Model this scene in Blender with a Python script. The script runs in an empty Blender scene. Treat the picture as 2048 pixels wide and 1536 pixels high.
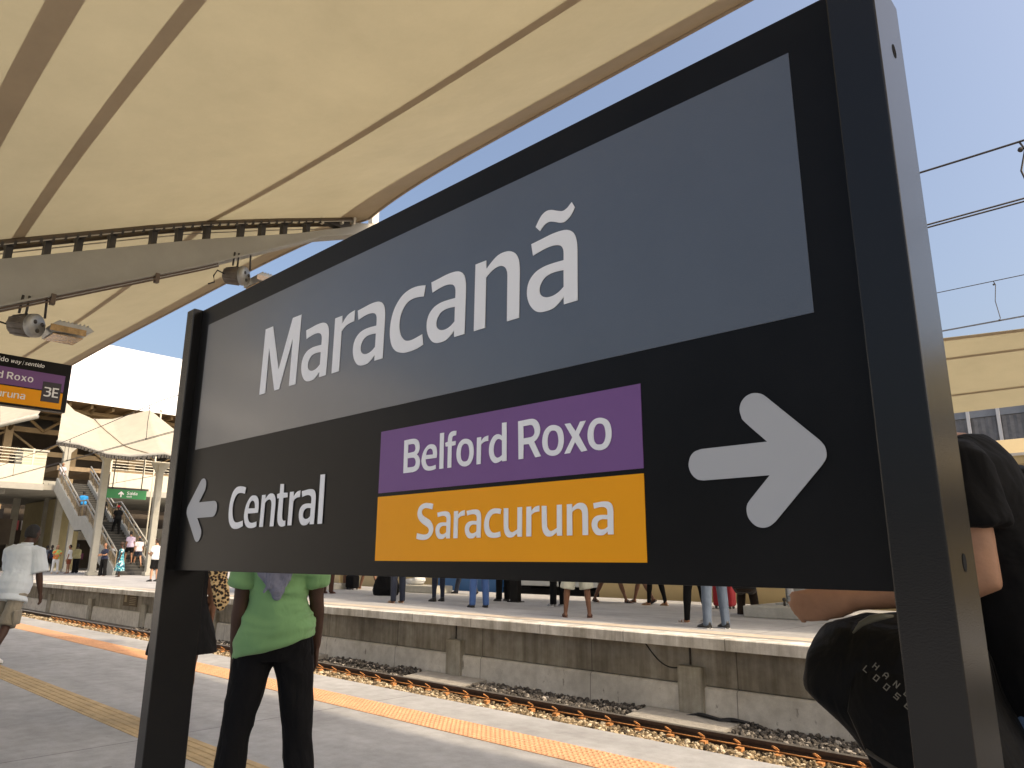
import bpy, math, random
from math import sin, cos, pi, radians as R
from mathutils import Vector, Matrix, noise
random.seed(7)
sc = bpy.context.scene
col = sc.collection

# ------------------------------------------------------------------ camera, sky, sun, exposure
EYE = Vector((0, 0, 1.31))
FPX, YAW, PITCH, ROLL = 1447.36, 0.7528, 0.238906, 0.0049834
_f = Vector((-sin(YAW)*cos(PITCH), cos(YAW)*cos(PITCH), sin(PITCH)))
_r = Vector((cos(YAW), sin(YAW), 0)); _u = _r.cross(_f)
CR = cos(ROLL)*_r + sin(ROLL)*_u; CU = -sin(ROLL)*_r + cos(ROLL)*_u; CF = _f
cd = bpy.data.cameras.new('camera'); cam = bpy.data.objects.new('camera', cd); col.objects.link(cam)
cd.sensor_width = 36; cd.sensor_fit = 'HORIZONTAL'; cd.lens = FPX/2048*36; cd.clip_start = .05; cd.clip_end = 3000
cam.matrix_world = Matrix(((CR.x, CU.x, -CF.x, EYE.x), (CR.y, CU.y, -CF.y, EYE.y), (CR.z, CU.z, -CF.z, EYE.z), (0, 0, 0, 1)))
sc.camera = cam

SUN_DIR = Vector((.97, .12, 1.0)).normalized()
w = bpy.data.worlds.new('World'); sc.world = w; w.use_nodes = True
nt = w.node_tree; bgn = nt.nodes['Background']
sky = nt.nodes.new('ShaderNodeTexSky'); sky.sky_type = 'NISHITA'; sky.sun_disc = False
sky.sun_elevation = math.asin(SUN_DIR.z); sky.sun_rotation = math.atan2(SUN_DIR.x, SUN_DIR.y)
sky.air_density = 1.0; sky.dust_density = 7.5; sky.ozone_density = .6
nt.links.new(sky.outputs[0], bgn.inputs[0]); bgn.inputs[1].default_value = .15
sd = bpy.data.lights.new('sun', 'SUN'); sd.energy = 2.0; sd.angle = R(1.2); sd.color = (1, .80, .56)
so = bpy.data.objects.new('sun', sd); col.objects.link(so)
so.rotation_euler = (-SUN_DIR).to_track_quat('-Z', 'Y').to_euler()
sc.view_settings.view_transform = 'Standard'; sc.view_settings.look = 'None'
sc.view_settings.gamma = 1; sc.view_settings.use_curve_mapping = False
sc.view_settings.exposure = .78

def ray(px, py): return CR*((px-1024)/FPX) - CU*((py-768)/FPX) + CF      # unit depth
def at(px, py, dep): return EYE + ray(px, py)*dep
def atY(px, py, y): d = ray(px, py); return EYE + d*(y/d.y)
def atX(px, py, x): d = ray(px, py); return EYE + d*(x/d.x)
def atZ(px, py, z): d = ray(px, py); return EYE + d*((z-EYE.z)/d.z)

# ------------------------------------------------------------------ materials
MATS = {}
def M(name, base, rough=.7, var=0., vscale=4., bump=0., bscale=30., spec=.5, metal=0., coat=0., tint=None, stretch=None, sheen=0.):
    """plain surface with a little procedural colour variation and bump"""
    if name in MATS: return MATS[name]
    m = bpy.data.materials.new(name); m.use_nodes = True; t = m.node_tree; N = t.nodes; L = t.links
    b = N['Principled BSDF']; b.inputs['Base Color'].default_value = (*base, 1); b.inputs['Roughness'].default_value = rough
    b.inputs['Specular IOR Level'].default_value = spec; b.inputs['Metallic'].default_value = metal; b.inputs['Sheen Weight'].default_value = sheen; b.inputs['Sheen Roughness'].default_value = .35; b.inputs['Coat Weight'].default_value = coat; b.inputs['Coat Roughness'].default_value = .16
    tc = N.new('ShaderNodeTexCoord'); src = tc.outputs['Object']
    if stretch:
        mp = N.new('ShaderNodeMapping'); mp.inputs['Scale'].default_value = stretch; L.new(src, mp.inputs[0]); src = mp.outputs[0]
    if var:
        n = N.new('ShaderNodeTexNoise'); n.inputs['Scale'].default_value = vscale; n.inputs['Detail'].default_value = 6; n.inputs['Roughness'].default_value = .65
        L.new(src, n.inputs['Vector'])
        r = N.new('ShaderNodeValToRGB'); r.color_ramp.elements[0].position = .3; r.color_ramp.elements[1].position = .7
        lo = tint if tint else tuple(c*(1-var) for c in base)
        r.color_ramp.elements[0].color = (*lo, 1); r.color_ramp.elements[1].color = (*[min(1, c*(1+var)) for c in base], 1)
        L.new(n.outputs[0], r.inputs[0]); L.new(r.outputs[0], b.inputs['Base Color'])
    if bump:
        n2 = N.new('ShaderNodeTexNoise'); n2.inputs['Scale'].default_value = bscale; n2.inputs['Detail'].default_value = 4
        L.new(src, n2.inputs['Vector'])
        bm = N.new('ShaderNodeBump'); bm.inputs['Strength'].default_value = bump; bm.inputs['Distance'].default_value = .02
        L.new(n2.outputs[0], bm.inputs['Height']); L.new(bm.outputs[0], b.inputs['Normal'])
    MATS[name] = m; return m

def concrete(name, base, dark, stain=.5, joint=None, bump=.25, streak=False, pits=False, rough=.85, spots=0):
    """cast concrete: broad blotches, fine grain, optional saw-cut joints along X / vertical streaks / pits"""
    m = bpy.data.materials.new(name); m.use_nodes = True; t = m.node_tree; N = t.nodes; L = t.links
    b = N['Principled BSDF']; b.inputs['Roughness'].default_value = rough; b.inputs['Specular IOR Level'].default_value = .3
    g = N.new('ShaderNodeNewGeometry'); P = g.outputs['Position']
    def nz(scale, det=6, vec=P, st=None):
        if st:
            mp = N.new('ShaderNodeMapping'); mp.inputs['Scale'].default_value = st; L.new(vec, mp.inputs[0]); vec = mp.outputs[0]
        n = N.new('ShaderNodeTexNoise'); n.inputs['Scale'].default_value = scale; n.inputs['Detail'].default_value = det; n.inputs['Roughness'].default_value = .62
        L.new(vec, n.inputs['Vector']); return n.outputs[0]
    def ramp(v, a, b_, ca=(0, 0, 0), cb=(1, 1, 1)):
        r = N.new('ShaderNodeValToRGB'); r.color_ramp.elements[0].position = a; r.color_ramp.elements[1].position = b_
        r.color_ramp.elements[0].color = (*ca, 1); r.color_ramp.elements[1].color = (*cb, 1); L.new(v, r.inputs[0]); return r.outputs[0]
    def mix(kind, fac, A, B):
        x = N.new('ShaderNodeMixRGB'); x.blend_type = kind
        if isinstance(fac, float): x.inputs[0].default_value = fac
        else: L.new(fac, x.inputs[0])
        for i, v in ((1, A), (2, B)):
            if isinstance(v, tuple): x.inputs[i].default_value = (*v, 1)
            else: L.new(v, x.inputs[i])
        return x.outputs[0]
    c = mix('MIX', ramp(nz(.9), .36, .66), dark, base)
    c = mix('MIX', stain*.5, c, mix('MULTIPLY', 1., c, ramp(nz(7, 8), .3, .62, (.62, .6, .58), (1.12, 1.12, 1.12))))
    c = mix('MULTIPLY', .5, c, ramp(nz(90, 3), .25, .75, (.8, .8, .8), (1.1, 1.1, 1.1)))
    if streak:
        c = mix('MULTIPLY', .8, c, ramp(nz(1., 5, st=(5, 5, .35)), .35, .6, (.5, .47, .42), (1.05, 1.05, 1.05)))
    if pits:
        c = mix('MULTIPLY', .75, c, ramp(nz(1., 4, st=(9, 9, 4)), .31, .36, (.35, .33, .3), (1, 1, 1)))
    if spots:
        v = N.new('ShaderNodeTexVoronoi'); v.inputs['Scale'].default_value = spots; v.inputs['Randomness'].default_value = 1; L.new(P, v.inputs['Vector'])
        sz_ = ramp(nz(spots*.7, 2), .45, .75, (.0, .0, .0), (.12, .12, .12))
        lt = N.new('ShaderNodeMath'); lt.operation = 'LESS_THAN'; L.new(v.outputs['Distance'], lt.inputs[0]); L.new(sz_, lt.inputs[1])
        c = mix('MIX', lt.outputs[0], c, mix('MULTIPLY', .4, c, (.35, .34, .33)))
        c = mix('MULTIPLY', .55, c, ramp(nz(1., 6, st=(.5, 2.2, 1)), .38, .62, (.74, .735, .73), (1.04, 1.04, 1.04)))
    if joint:
        sx = N.new('ShaderNodeSeparateXYZ'); L.new(P, sx.inputs[0])
        for axis, step in joint:
            q = N.new('ShaderNodeMath'); q.operation = 'PINGPONG'; q.inputs[1].default_value = step/2; L.new(sx.outputs[axis], q.inputs[0])
            c = mix('MULTIPLY', 1., c, ramp(q.outputs[0], .004, .009, (.45, .44, .43), (1, 1, 1)))
    L.new(c, b.inputs['Base Color'])
    bm = N.new('ShaderNodeBump'); bm.inputs['Strength'].default_value = bump; bm.inputs['Distance'].default_value = .01
    L.new(nz(60, 5), bm.inputs['Height']); L.new(bm.outputs[0], b.inputs['Normal'])
    return m

def membrane(name, colr, trans, fac):
    m = bpy.data.materials.new(name); m.use_nodes = True; t = m.node_tree; N = t.nodes; L = t.links
    out = N['Material Output']; b = N['Principled BSDF']; b.inputs['Base Color'].default_value = (*colr, 1); b.inputs['Roughness'].default_value = .55
    b.inputs['Specular IOR Level'].default_value = .25
    tr = N.new('ShaderNodeBsdfTranslucent'); mx = N.new('ShaderNodeMixShader'); mx.inputs[0].default_value = fac
    g = N.new('ShaderNodeNewGeometry')
    n = N.new('ShaderNodeTexNoise'); n.inputs['Scale'].default_value = 1.3; n.inputs['Detail'].default_value = 9; n.inputs['Roughness'].default_value = .7
    L.new(g.outputs['Position'], n.inputs['Vector'])
    for c, dst in ((trans, tr.inputs[0]), (colr, b.inputs[0])):
        r = N.new('ShaderNodeValToRGB'); r.color_ramp.elements[0].position = .3; r.color_ramp.elements[1].position = .72
        r.color_ramp.elements[0].color = (*[v*.9 for v in c], 1); r.color_ramp.elements[1].color = (*[min(1, v*1.06) for v in c], 1)
        L.new(n.outputs[0], r.inputs[0]); L.new(r.outputs[0], dst)
    n2 = N.new('ShaderNodeTexNoise'); n2.inputs['Scale'].default_value = 5; n2.inputs['Detail'].default_value = 8; L.new(g.outputs['Position'], n2.inputs['Vector'])
    bp = N.new('ShaderNodeBump'); bp.inputs['Strength'].default_value = .18; bp.inputs['Distance'].default_value = .03
    L.new(n2.outputs[0], bp.inputs['Height']); L.new(bp.outputs[0], b.inputs['Normal'])
    L.new(b.outputs[0], mx.inputs[1]); L.new(tr.outputs[0], mx.inputs[2]); L.new(mx.outputs[0], out.inputs[0])
    return m

def cloth(name, base, fold=.5, fscale=7., var=.12, stretch=(1, 1, .55), rough=.9):
    """fabric: soft folds from stretched noise plus a fine weave"""
    if name in MATS: return MATS[name]
    m = bpy.data.materials.new(name); m.use_nodes = True; t = m.node_tree; N = t.nodes; L = t.links
    b = N['Principled BSDF']; b.inputs['Roughness'].default_value = rough; b.inputs['Specular IOR Level'].default_value = .15
    b.inputs['Sheen Weight'].default_value = .15 if max(base) > .02 else .01
    tc = N.new('ShaderNodeTexCoord'); mp = N.new('ShaderNodeMapping'); mp.inputs['Scale'].default_value = stretch
    mp.inputs['Rotation'].default_value = (.3, .5, 0); L.new(tc.outputs['Object'], mp.inputs[0])
    n = N.new('ShaderNodeTexNoise'); n.inputs['Scale'].default_value = fscale; n.inputs['Detail'].default_value = 3; n.inputs['Distortion'].default_value = .8
    L.new(mp.outputs[0], n.inputs['Vector'])
    n3 = N.new('ShaderNodeTexNoise'); n3.inputs['Scale'].default_value = 3; L.new(tc.outputs['Object'], n3.inputs['Vector'])
    r = N.new('ShaderNodeValToRGB'); r.color_ramp.elements[0].position = .3; r.color_ramp.elements[1].position = .7
    r.color_ramp.elements[0].color = (*[c*(1-var) for c in base], 1); r.color_ramp.elements[1].color = (*[min(1, c*(1+var)) for c in base], 1)
    L.new(n3.outputs[0], r.inputs[0]); L.new(r.outputs[0], b.inputs['Base Color'])
    n2 = N.new('ShaderNodeTexNoise'); n2.inputs['Scale'].default_value = 260; L.new(tc.outputs['Object'], n2.inputs['Vector'])
    b1 = N.new('ShaderNodeBump'); b1.inputs['Strength'].default_value = fold; b1.inputs['Distance'].default_value = .06; L.new(n.outputs[0], b1.inputs['Height'])
    b2 = N.new('ShaderNodeBump'); b2.inputs['Strength'].default_value = .25; b2.inputs['Distance'].default_value = .002; L.new(n2.outputs[0], b2.inputs['Height'])
    L.new(b1.outputs[0], b2.inputs['Normal']); L.new(b2.outputs[0], b.inputs['Normal'])
    MATS[name] = m; return m

def spotted(name, cols, scale, kind='leopard'):
    if name in MATS: return MATS[name]
    m = bpy.data.materials.new(name); m.use_nodes = True; t = m.node_tree; N = t.nodes; L = t.links
    b = N['Principled BSDF']; b.inputs['Roughness'].default_value = .9
    tc = N.new('ShaderNodeTexCoord'); v = N.new('ShaderNodeTexVoronoi') if kind == 'leopard' else N.new('ShaderNodeTexNoise')
    v.inputs['Scale'].default_value = scale; L.new(tc.outputs['Object'], v.inputs['Vector'])
    r = N.new('ShaderNodeValToRGB'); r.color_ramp.interpolation = 'CONSTANT'
    L.new(v.outputs[0], r.inputs[0]); e = r.color_ramp.elements
    e[0].position = 0; e[0].color = (*cols[0], 1); e[1].position = cols[1][0]; e[1].color = (*cols[1][1], 1)
    for p, c in cols[2:]:
        q = e.new(p); q.color = (*c, 1)
    L.new(r.outputs[0], b.inputs[0]); MATS[name] = m; return m

# ------------------------------------------------------------------ mesh helpers
TM = {}                                                     # world matrix of every Empty we make
class MB:
    def __init__(s): s.v = []; s.f = []; s.smooth = []
    def add(s, vs, fs, sm=False):
        o = len(s.v); s.v += [Vector(p) for p in vs]; s.f += [tuple(i+o for i in f) for f in fs]; s.smooth += [sm]*len(fs); return s
    def box(s, c, d, m=None):
        c = Vector(c); hx, hy, hz = d[0]/2, d[1]/2, d[2]/2
        vs = [Vector((x, y, z)) for x in (-hx, hx) for y in (-hy, hy) for z in (-hz, hz)]
        if m is not None: vs = [m @ p for p in vs]
        return s.add([c+p for p in vs], [(0, 1, 3, 2), (4, 6, 7, 5), (0, 4, 5, 1), (2, 3, 7, 6), (0, 2, 6, 4), (1, 5, 7, 3)])
    def mm(s, a, b):
        a = Vector(a); b = Vector(b); return s.box((a+b)/2, [abs(q) for q in (b-a)])
    def quad(s, *p): return s.add(p, [tuple(range(len(p)))])
    def prism(s, poly, axis, a, b):
        """poly: 2-D outline; axis 'x': (y,z) outline extruded x=a..b; 'y': (x,z); 'z': (x,y)"""
        n = len(poly)
        def mk(q, h): return {'x': (h, q[0], q[1]), 'y': (q[0], h, q[1]), 'z': (q[0], q[1], h)}[axis]
        vs = [mk(q, a) for q in poly]+[mk(q, b) for q in poly]
        return s.add(vs, [tuple(range(n))[::-1], tuple(range(n, 2*n))]+[(i, (i+1) % n, n+(i+1) % n, n+i) for i in range(n)])
    def tube(s, pts, rad, n=8, cap=True):
        pts = [Vector(p) for p in pts]; k = len(pts)
        if not hasattr(rad, '__len__'): rad = [rad]*k
        vs = []
        for i, p in enumerate(pts):
            d = (pts[min(i+1, k-1)]-pts[max(i-1, 0)]).normalized()
            up = Vector((0, 0, 1)) if abs(d.z) < .95 else Vector((1, 0, 0))
            a = d.cross(up).normalized(); b = a.cross(d)
            vs += [p+(a*cos(2*pi*j/n)+b*sin(2*pi*j/n))*rad[i] for j in range(n)]
        fs = [(i*n+j, i*n+(j+1) % n, (i+1)*n+(j+1) % n, (i+1)*n+j) for i in range(k-1) for j in range(n)]
        if cap: fs += [tuple(range(n))[::-1], tuple(range((k-1)*n, k*n))]
        return s.add(vs, fs, True)
    def loft(s, rings, n=16):
        """rings of (centre, vecU, vecV): elliptical sections, closed at both ends"""
        vs = []
        for c, a, b in rings:
            c = Vector(c); a = Vector(a); b = Vector(b)
            vs += [c+a*cos(2*pi*j/n)+b*sin(2*pi*j/n) for j in range(n)]
        k = len(rings)
        fs = [(i*n+j, i*n+(j+1) % n, (i+1)*n+(j+1) % n, (i+1)*n+j) for i in range(k-1) for j in range(n)]
        fs += [tuple(range(n))[::-1], tuple(range((k-1)*n, k*n))]
        return s.add(vs, fs, True)
    def ball(s, c, r, n=8, m=6):
        c = Vector(c); r = Vector(r) if hasattr(r, '__len__') else Vector((r, r, r))
        vs = [c+Vector((0, 0, -r.z))]+[c+Vector((r.x*cos(2*pi*j/n)*sin(pi*i/m), r.y*sin(2*pi*j/n)*sin(pi*i/m), -r.z*cos(pi*i/m))) for i in range(1, m) for j in range(n)]+[c+Vector((0, 0, r.z))]
        fs = [(0, 1+(j+1) % n, 1+j) for j in range(n)]
        fs += [(1+i*n+j, 1+i*n+(j+1) % n, 1+(i+1)*n+(j+1) % n, 1+(i+1)*n+j) for i in range(m-2) for j in range(n)]
        e = 1+(m-1)*n; fs += [(1+(m-2)*n+j, 1+(m-2)*n+(j+1) % n, e) for j in range(n)]
        return s.add(vs, fs, True)
    def build(s, name, mat, parent=None, bevel=0, seg=2):
        me = bpy.data.meshes.new(name); vs = s.v
        if parent is not None and parent.name in TM:
            inv = TM[parent.name].inverted(); vs = [inv @ p for p in vs]
        me.from_pydata([tuple(p) for p in vs], [], s.f)
        for pl, sm in zip(me.polygons, s.smooth): pl.use_smooth = sm
        me.materials.append(mat); me.update()
        o = bpy.data.objects.new(name, me); col.objects.link(o)
        if parent is not None:
            o.parent = parent
            if parent.name in TM: TM[o.name] = TM[parent.name]
        if bevel:
            md = o.modifiers.new('bevel', 'BEVEL'); md.width = bevel; md.segments = seg; md.limit_method = 'ANGLE'; md.harden_normals = False
        return o

def tag(o, label=None, cat=None, group=None, kind=None):
    if label: o['label'] = label
    if cat: o['category'] = cat
    if group: o['group'] = group
    if kind: o['kind'] = kind
    return o
def thing(name, loc, label, cat, group=None, rz=0):
    o = bpy.data.objects.new(name, None); col.objects.link(o); o.empty_display_size = .1
    o.location = loc; o.rotation_euler = (0, 0, rz); TM[o.name] = Matrix.Translation(Vector(loc)) @ Matrix.Rotation(rz, 4, 'Z')
    return tag(o, label, cat, group)
def kids(o): return [c for c in bpy.data.objects if c.parent == o]
def copy_tree(o, parent=None):
    c = o.copy(); col.objects.link(c); c.parent = parent
    for ch in kids(o): copy_tree(ch, c)
    return c
def struct(mb, name, mat, label=None): return tag(mb.build(name, mat), label, None, None, 'structure')

# ------------------------------------------------------------------ lettering (outlines traced from the sign face)
FONT = {
'M':['0,0c 22,1340c 311,1341c 670,398c 1046,1345c 1355,1342c 1331,0c 1101,0c 1107,921c 748,0c 570,0c 233,904c 229,0c'],
'a':['77,984c 246,999 421,1016 573,1015 685,995 767,948 820,874 845,773 851,664c 842,0c 623,0c 621,100c 541,37 448,-9 335,-20 221,-8 134,35 55,124 10,230 0,327 16,418 66,500 165,568 302,600 455,604 628,595c 630,685 622,749 589,801 533,831 439,849 304,845 107,811c', '626,462c 510,472 397,469 301,436 238,367 219,302 232,236 280,190 356,162 450,161 543,187 623,235c'],
'~':['0,1207c 52,1283 112,1345 191,1375 279,1361 383,1312 468,1282 534,1296 581,1328 616,1355c 666,1266c 625,1202 568,1150 494,1120 419,1132 324,1176 238,1205 170,1195 111,1158 75,1124c'],
'n':['11,1000c 226,1000c 235,869c 334,942 444,1003 552,1022 681,1005 787,943 850,842 871,722 873,591c 865,0c 643,0c 646,654c 637,722 598,791 522,834 424,835 325,801 230,742c 224,0c 0,0c'],
'r':['5,1000c 220,1000c 236,849c 332,939 432,988 592,1014c 593,816c 450,809 336,779 229,715c 226,0c 0,0c'],
'c':['845,976c 647,1010 455,1004 276,946 127,821 37,662 0,481 12,309 72,156 179,52 337,-6 502,-20 677,-10 836,26c 806,196c 667,171 546,157 436,169 351,214 275,309 237,447 250,594 311,711 411,799 548,830 684,824 814,800c'],
'C':['1058,1309c 851,1355 617,1378 390,1351 181,1225 71,1036 2,789 0,512 58,289 166,135 336,22 547,-19 801,-4 1071,56c 1026,236c 790,198 620,190 470,221 351,320 273,474 234,668 266,859 366,1034 520,1136 690,1153 865,1135 1011,1108c'],
'e':['900,451c 918,606 897,753 844,891 730,983 582,1020 398,1010 235,916 93,758 20,568 0,374 66,197 184,66 336,1 521,-21 703,-11 875,23c 858,179c 677,151 513,148 383,183 293,275 255,364 239,450c', '257,615c 282,715 334,796 442,851 554,842 641,778 679,677 682,604c'],
't':['162,1277c 370,1268c 383,1000c 631,986c 642,848c 386,844c 391,429 404,279 437,190 506,151 616,152c 632,0c 412,-25 242,35 153,162 125,339c 140,844c 20,845c 0,974c 157,1000c'],
'l':['0,1402c 234,1399c 248,0c 13,0c'],
'f':['622,1391c 458,1403 302,1373 200,1289 152,1162 147,1019c 0,987c 23,841c 154,833c 154,0c 377,0c 374,834c 581,843c 594,1000c 375,1000c 382,1113 431,1203 603,1220c'],
'o':['494,1025 668,983 812,892 902,747 944,536 927,333 854,156 734,34 562,-21 389,-12 228,51 93,178 18,343 0,534 43,741 140,899 305,1006', '479,838 599,803 677,700 710,541 708,397 663,257 577,173 457,164 337,196 263,297 237,446 247,613 302,753 384,828'],
'd':['647,1399c 876,1393c 888,0c 662,0c 653,55c 517,-10 349,-35 225,4 99,126 25,278 0,437 19,638 103,820 226,953 381,1008 520,992 652,917c', '654,750c 553,810 445,828 338,773 262,646 233,482 251,324 315,207 423,153 545,168 660,230c'],
'B':['0,1350c 336,1365c 610,1360 787,1316 927,1201 986,1033 983,885 920,767 821,702c 960,590 1037,435 1035,264 967,122 820,36 611,0c 14,0c', '262,1157c 544,1153 670,1115 727,1010 732,909 678,840 544,815 260,805c', '257,592c 538,591 687,560 769,459 782,359 731,252 599,214 260,217c'],
'R':['0,1354c 551,1368c 721,1350 862,1278 973,1146 1028,969 1013,821 943,691 845,596 752,552c 1063,15c 806,0c 507,493c 264,497c 250,0c 25,0c', '249,1148c 550,1155c 664,1130 734,1047 771,935 762,829 691,751 578,721c 258,713c'],
'x':['24,1000c 258,1000c 488,698c 680,1000c 911,1000c 612,566c 948,20c 708,0c 456,345c 240,0c 0,0c 344,515c'],
'S':['947,1328c 745,1368 486,1385 266,1336 103,1224 26,1047 47,878 148,732 342,596 531,508 680,433 751,338 726,246 638,189 474,169 289,189 37,237c 0,25c 189,-21 448,-34 683,2 877,115 978,263 988,426 908,591 776,712 589,800 401,878 304,964 280,1073 368,1164 515,1189 718,1161 909,1118c'],
'u':['0,1000c 214,986c 221,382 243,276 301,195 394,158 498,182 654,251c 659,1000c 870,1000c 869,0c 662,0c 643,117c 543,50 427,-9 287,-20 170,14 77,103 26,228 8,388'],
'>':['610,114c 459,270 435,315 427,365 442,413 476,449 520,466 563,464 600,450 628,427c 962,89c 992,45 1000,-7 990,-43 963,-79c 624,-428c 578,-458 534,-466 490,-455 455,-426 432,-387 426,-340 436,-302 464,-267c 610,-117c 112,-118c 63,-106 22,-69 1,-21 0,17 18,66 54,98 110,112c'],
'i':['0,0c 224,0c 224,1000c 0,1000c','0,1140c 224,1140c 224,1370c 0,1370c'],
'w':['0,1000c 220,1000c 350,330c 480,1000c 690,1000c 825,330c 955,1000c 1165,1000c 940,0c 710,0c 585,620c 460,0c 230,0c'],
'y':['0,1000c 235,1000c 435,290c 620,1000c 850,1000c 540,-60c 440,-300 300,-400 70,-400c 60,-220c 200,-220 290,-170 330,-20c'],
'|':['0,-300c 90,-300c 90,1400c 0,1400c'],
'3':['0,1350c 500,1350c 700,1330 830,1230 850,1050 820,880 690,760c 830,680 900,540 880,350 770,120 560,20 300,0 0,50c 20,240c 260,190 450,210 590,270 650,390 610,560 480,630 250,640c 250,800c 450,810 580,850 630,970 600,1100 480,1160 300,1170 0,1170c'],
'E':['0,0c 780,0c 780,190c 230,190c 230,600c 700,600c 700,780c 230,780c 230,1180c 780,1180c 780,1370c 0,1370c'],
"'":['0,1150c 190,1150c 360,1450c 130,1450c'],
}
_B = {'H':['0,0 1,0 1,3 4,3 4,0 5,0 5,7 4,7 4,4 1,4 1,7 0,7'],'A':['0,0 1,0 1,2 4,2 4,0 5,0 5,5 3,7 2,7 0,5','1,3 4,3 4,4.6 2.6,6 2.4,6 1,4.6'],
'N':['0,0 1,0 1,5 4,0 5,0 5,7 4,7 4,2 1,7 0,7'],'G':['5,7 0,7 0,0 5,0 5,4 2.5,4 2.5,3 4,3 4,1 1,1 1,6 4,6 4,5.2 5,5.2'],'L':['0,0 5,0 5,1 1,1 1,7 0,7'],
'O':['0,0 5,0 5,7 0,7','1,1 4,1 4,6 1,6'],'S':['0,0 5,0 5,4 1,4 1,6 5,6 5,7 0,7 0,3 4,3 4,1 0,1'],'E':['0,0 5,0 5,1 1,1 1,3 4,3 4,4 1,4 1,6 5,6 5,7 0,7'],
'3':['0,0 5,0 5,7 0,7 0,6 4,6 4,4 1.2,4 1.2,3 4,3 4,1 0,1'],'1':['1.5,0 2.8,0 2.8,7 1.8,7 .5,6 .5,5 1.5,5.6'],'0':['0,0 5,0 5,7 0,7','1,1 4,1 4,6 1,6'],
'4':['3.3,0 4.3,0 4.3,7 3.2,7 0,2.6 0,1.7 3.3,1.7','1.1,2.6 3.3,2.6 3.3,5.6']}
def _flat(loop):
    p = []
    for tk in loop.split():
        a, b = tk.rstrip('c').split(','); p.append((float(a), float(b), tk.endswith('c')))
    n = len(p); out = []
    for i in range(n):
        a, b = p[i], p[(i+1) % n]; out.append((a[0], a[1]))
        if a[2] and b[2]: continue
        pm = p[i-1] if not a[2] else a; pn = p[(i+2) % n] if not b[2] else b
        for k in range(1, 6):
            t = k/6
            out.append(tuple(.5*((2*a[j])+(b[j]-pm[j])*t+(2*pm[j]-5*a[j]+4*b[j]-pn[j])*t*t+(3*a[j]-pm[j]-3*b[j]+pn[j])*t**3) for j in (0, 1)))
    return out
def letters(name, items, xf, mat, parent, font=FONT, depth=.0006):
    """items: (char, u0, v0, scale, widthscale); xf maps (u,v) to world; depth along the face normal"""
    cu = bpy.data.curves.new(name, 'CURVE'); cu.dimensions = '2D'; cu.fill_mode = 'BOTH'; cu.extrude = depth
    for ch, u0, v0, s_, ws in items:
        for lp in font[ch]:
            pts = _flat(lp) if font is FONT else [tuple(float(q) for q in tk.split(',')) for tk in lp.split()]
            sp = cu.splines.new('POLY'); sp.points.add(len(pts)-1); sp.use_cyclic_u = True
            for q, (a, b) in zip(sp.points, pts): q.co = (u0+a*s_*ws, v0+b*s_, 0, 1)
    tmp = bpy.data.objects.new('tmp', cu); col.objects.link(tmp)
    me = bpy.data.meshes.new_from_object(tmp.evaluated_get(bpy.context.evaluated_depsgraph_get()))
    bpy.data.objects.remove(tmp); bpy.data.curves.remove(cu)
    me.name = name; mw = TM[parent.name].inverted() @ xf if parent.name in TM else xf
    me.transform(mw); me.materials.clear(); me.materials.append(mat)
    o = bpy.data.objects.new(name, me); col.objects.link(o); o.parent = parent
    if parent.name in TM: TM[o.name] = TM[parent.name]
    return o
def face_xf(origin, udir, vdir):
    u = Vector(udir).normalized(); v = Vector(vdir).normalized(); n = u.cross(v)
    o = Vector(origin); return Matrix(((u.x, v.x, n.x, o.x), (u.y, v.y, n.y, o.y), (u.z, v.z, n.z, o.z), (0, 0, 0, 1)))

# ------------------------------------------------------------------ palette
grey_paint = M('grey paint', (.34, .33, .29), .55, .08, 2, .05, 60)
black_metal = M('black powder coated metal', (.0062, .0062, .0064), .34, .4, 2.2, .04, 400, spec=.14, sheen=.03)
steel = M('galvanised steel', (.42, .43, .43), .4, .15, 8, metal=.7)
dark_steel = M('dark steel', (.05, .045, .04), .6, .3, 10)
white_letter = M('white lettering film', (.84, .85, .86), .5, spec=.3)
plat_con = concrete('platform concrete', (.47, .475, .48), (.37, .375, .38), .9, joint=((0, 6.0),), bump=.15, rough=.7, spots=3.2)
opp_con = concrete('far platform concrete', (.45, .45, .445), (.37, .37, .365), .7, joint=((0, 4.33),), bump=.2, spots=2.6)
lip_con = concrete('platform lip concrete', (.78, .77, .73), (.58, .565, .51), 1., joint=((0, 1.44),), streak=True)
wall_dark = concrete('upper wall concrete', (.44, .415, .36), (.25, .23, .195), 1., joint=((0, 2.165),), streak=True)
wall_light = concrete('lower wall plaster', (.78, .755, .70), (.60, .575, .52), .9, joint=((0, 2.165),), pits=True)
pil_con = concrete('pilaster concrete', (.50, .48, .42), (.30, .285, .24), 1., streak=True)
earth_mat = concrete('trackside earth', (.20, .18, .15), (.11, .10, .09), .9, bump=.8)
dry_ground = concrete('dry ground', (.22, .20, .16), (.16, .15, .12), .7, bump=.5)
tactile_orange = M('orange tactile rubber', (.64, .36, .20), .75, .14, 6, .1, 80)
tactile_tan = M('worn tan tactile strip', (.50, .37, .20), .75, .22, 5, .15, 60)
rust = M('rusty iron', (.44, .20, .065), .8, .4, 40, .4, 90)
rail_mat = M('brown weathered rail steel', (.045, .026, .018), .7, .35, 20, .3, 50)
rail_top = M('worn rail head', (.35, .33, .3), .35, .2, 20, metal=.8)
memb = membrane('cream canopy membrane', (.53, .485, .335), (.345, .30, .185), .42)
seam_m = membrane('double layered membrane seam', (.52, .435, .32), (.33, .26, .175), .36)
memb_white = membrane('sunlit white membrane', (.62, .58, .47), (.6, .5, .3), .35)
beige = M('beige painted steel', (.60, .52, .34), .5, .06, 2)
beige_line = M('brown panel joint', (.30, .22, .11), .6)
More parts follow.
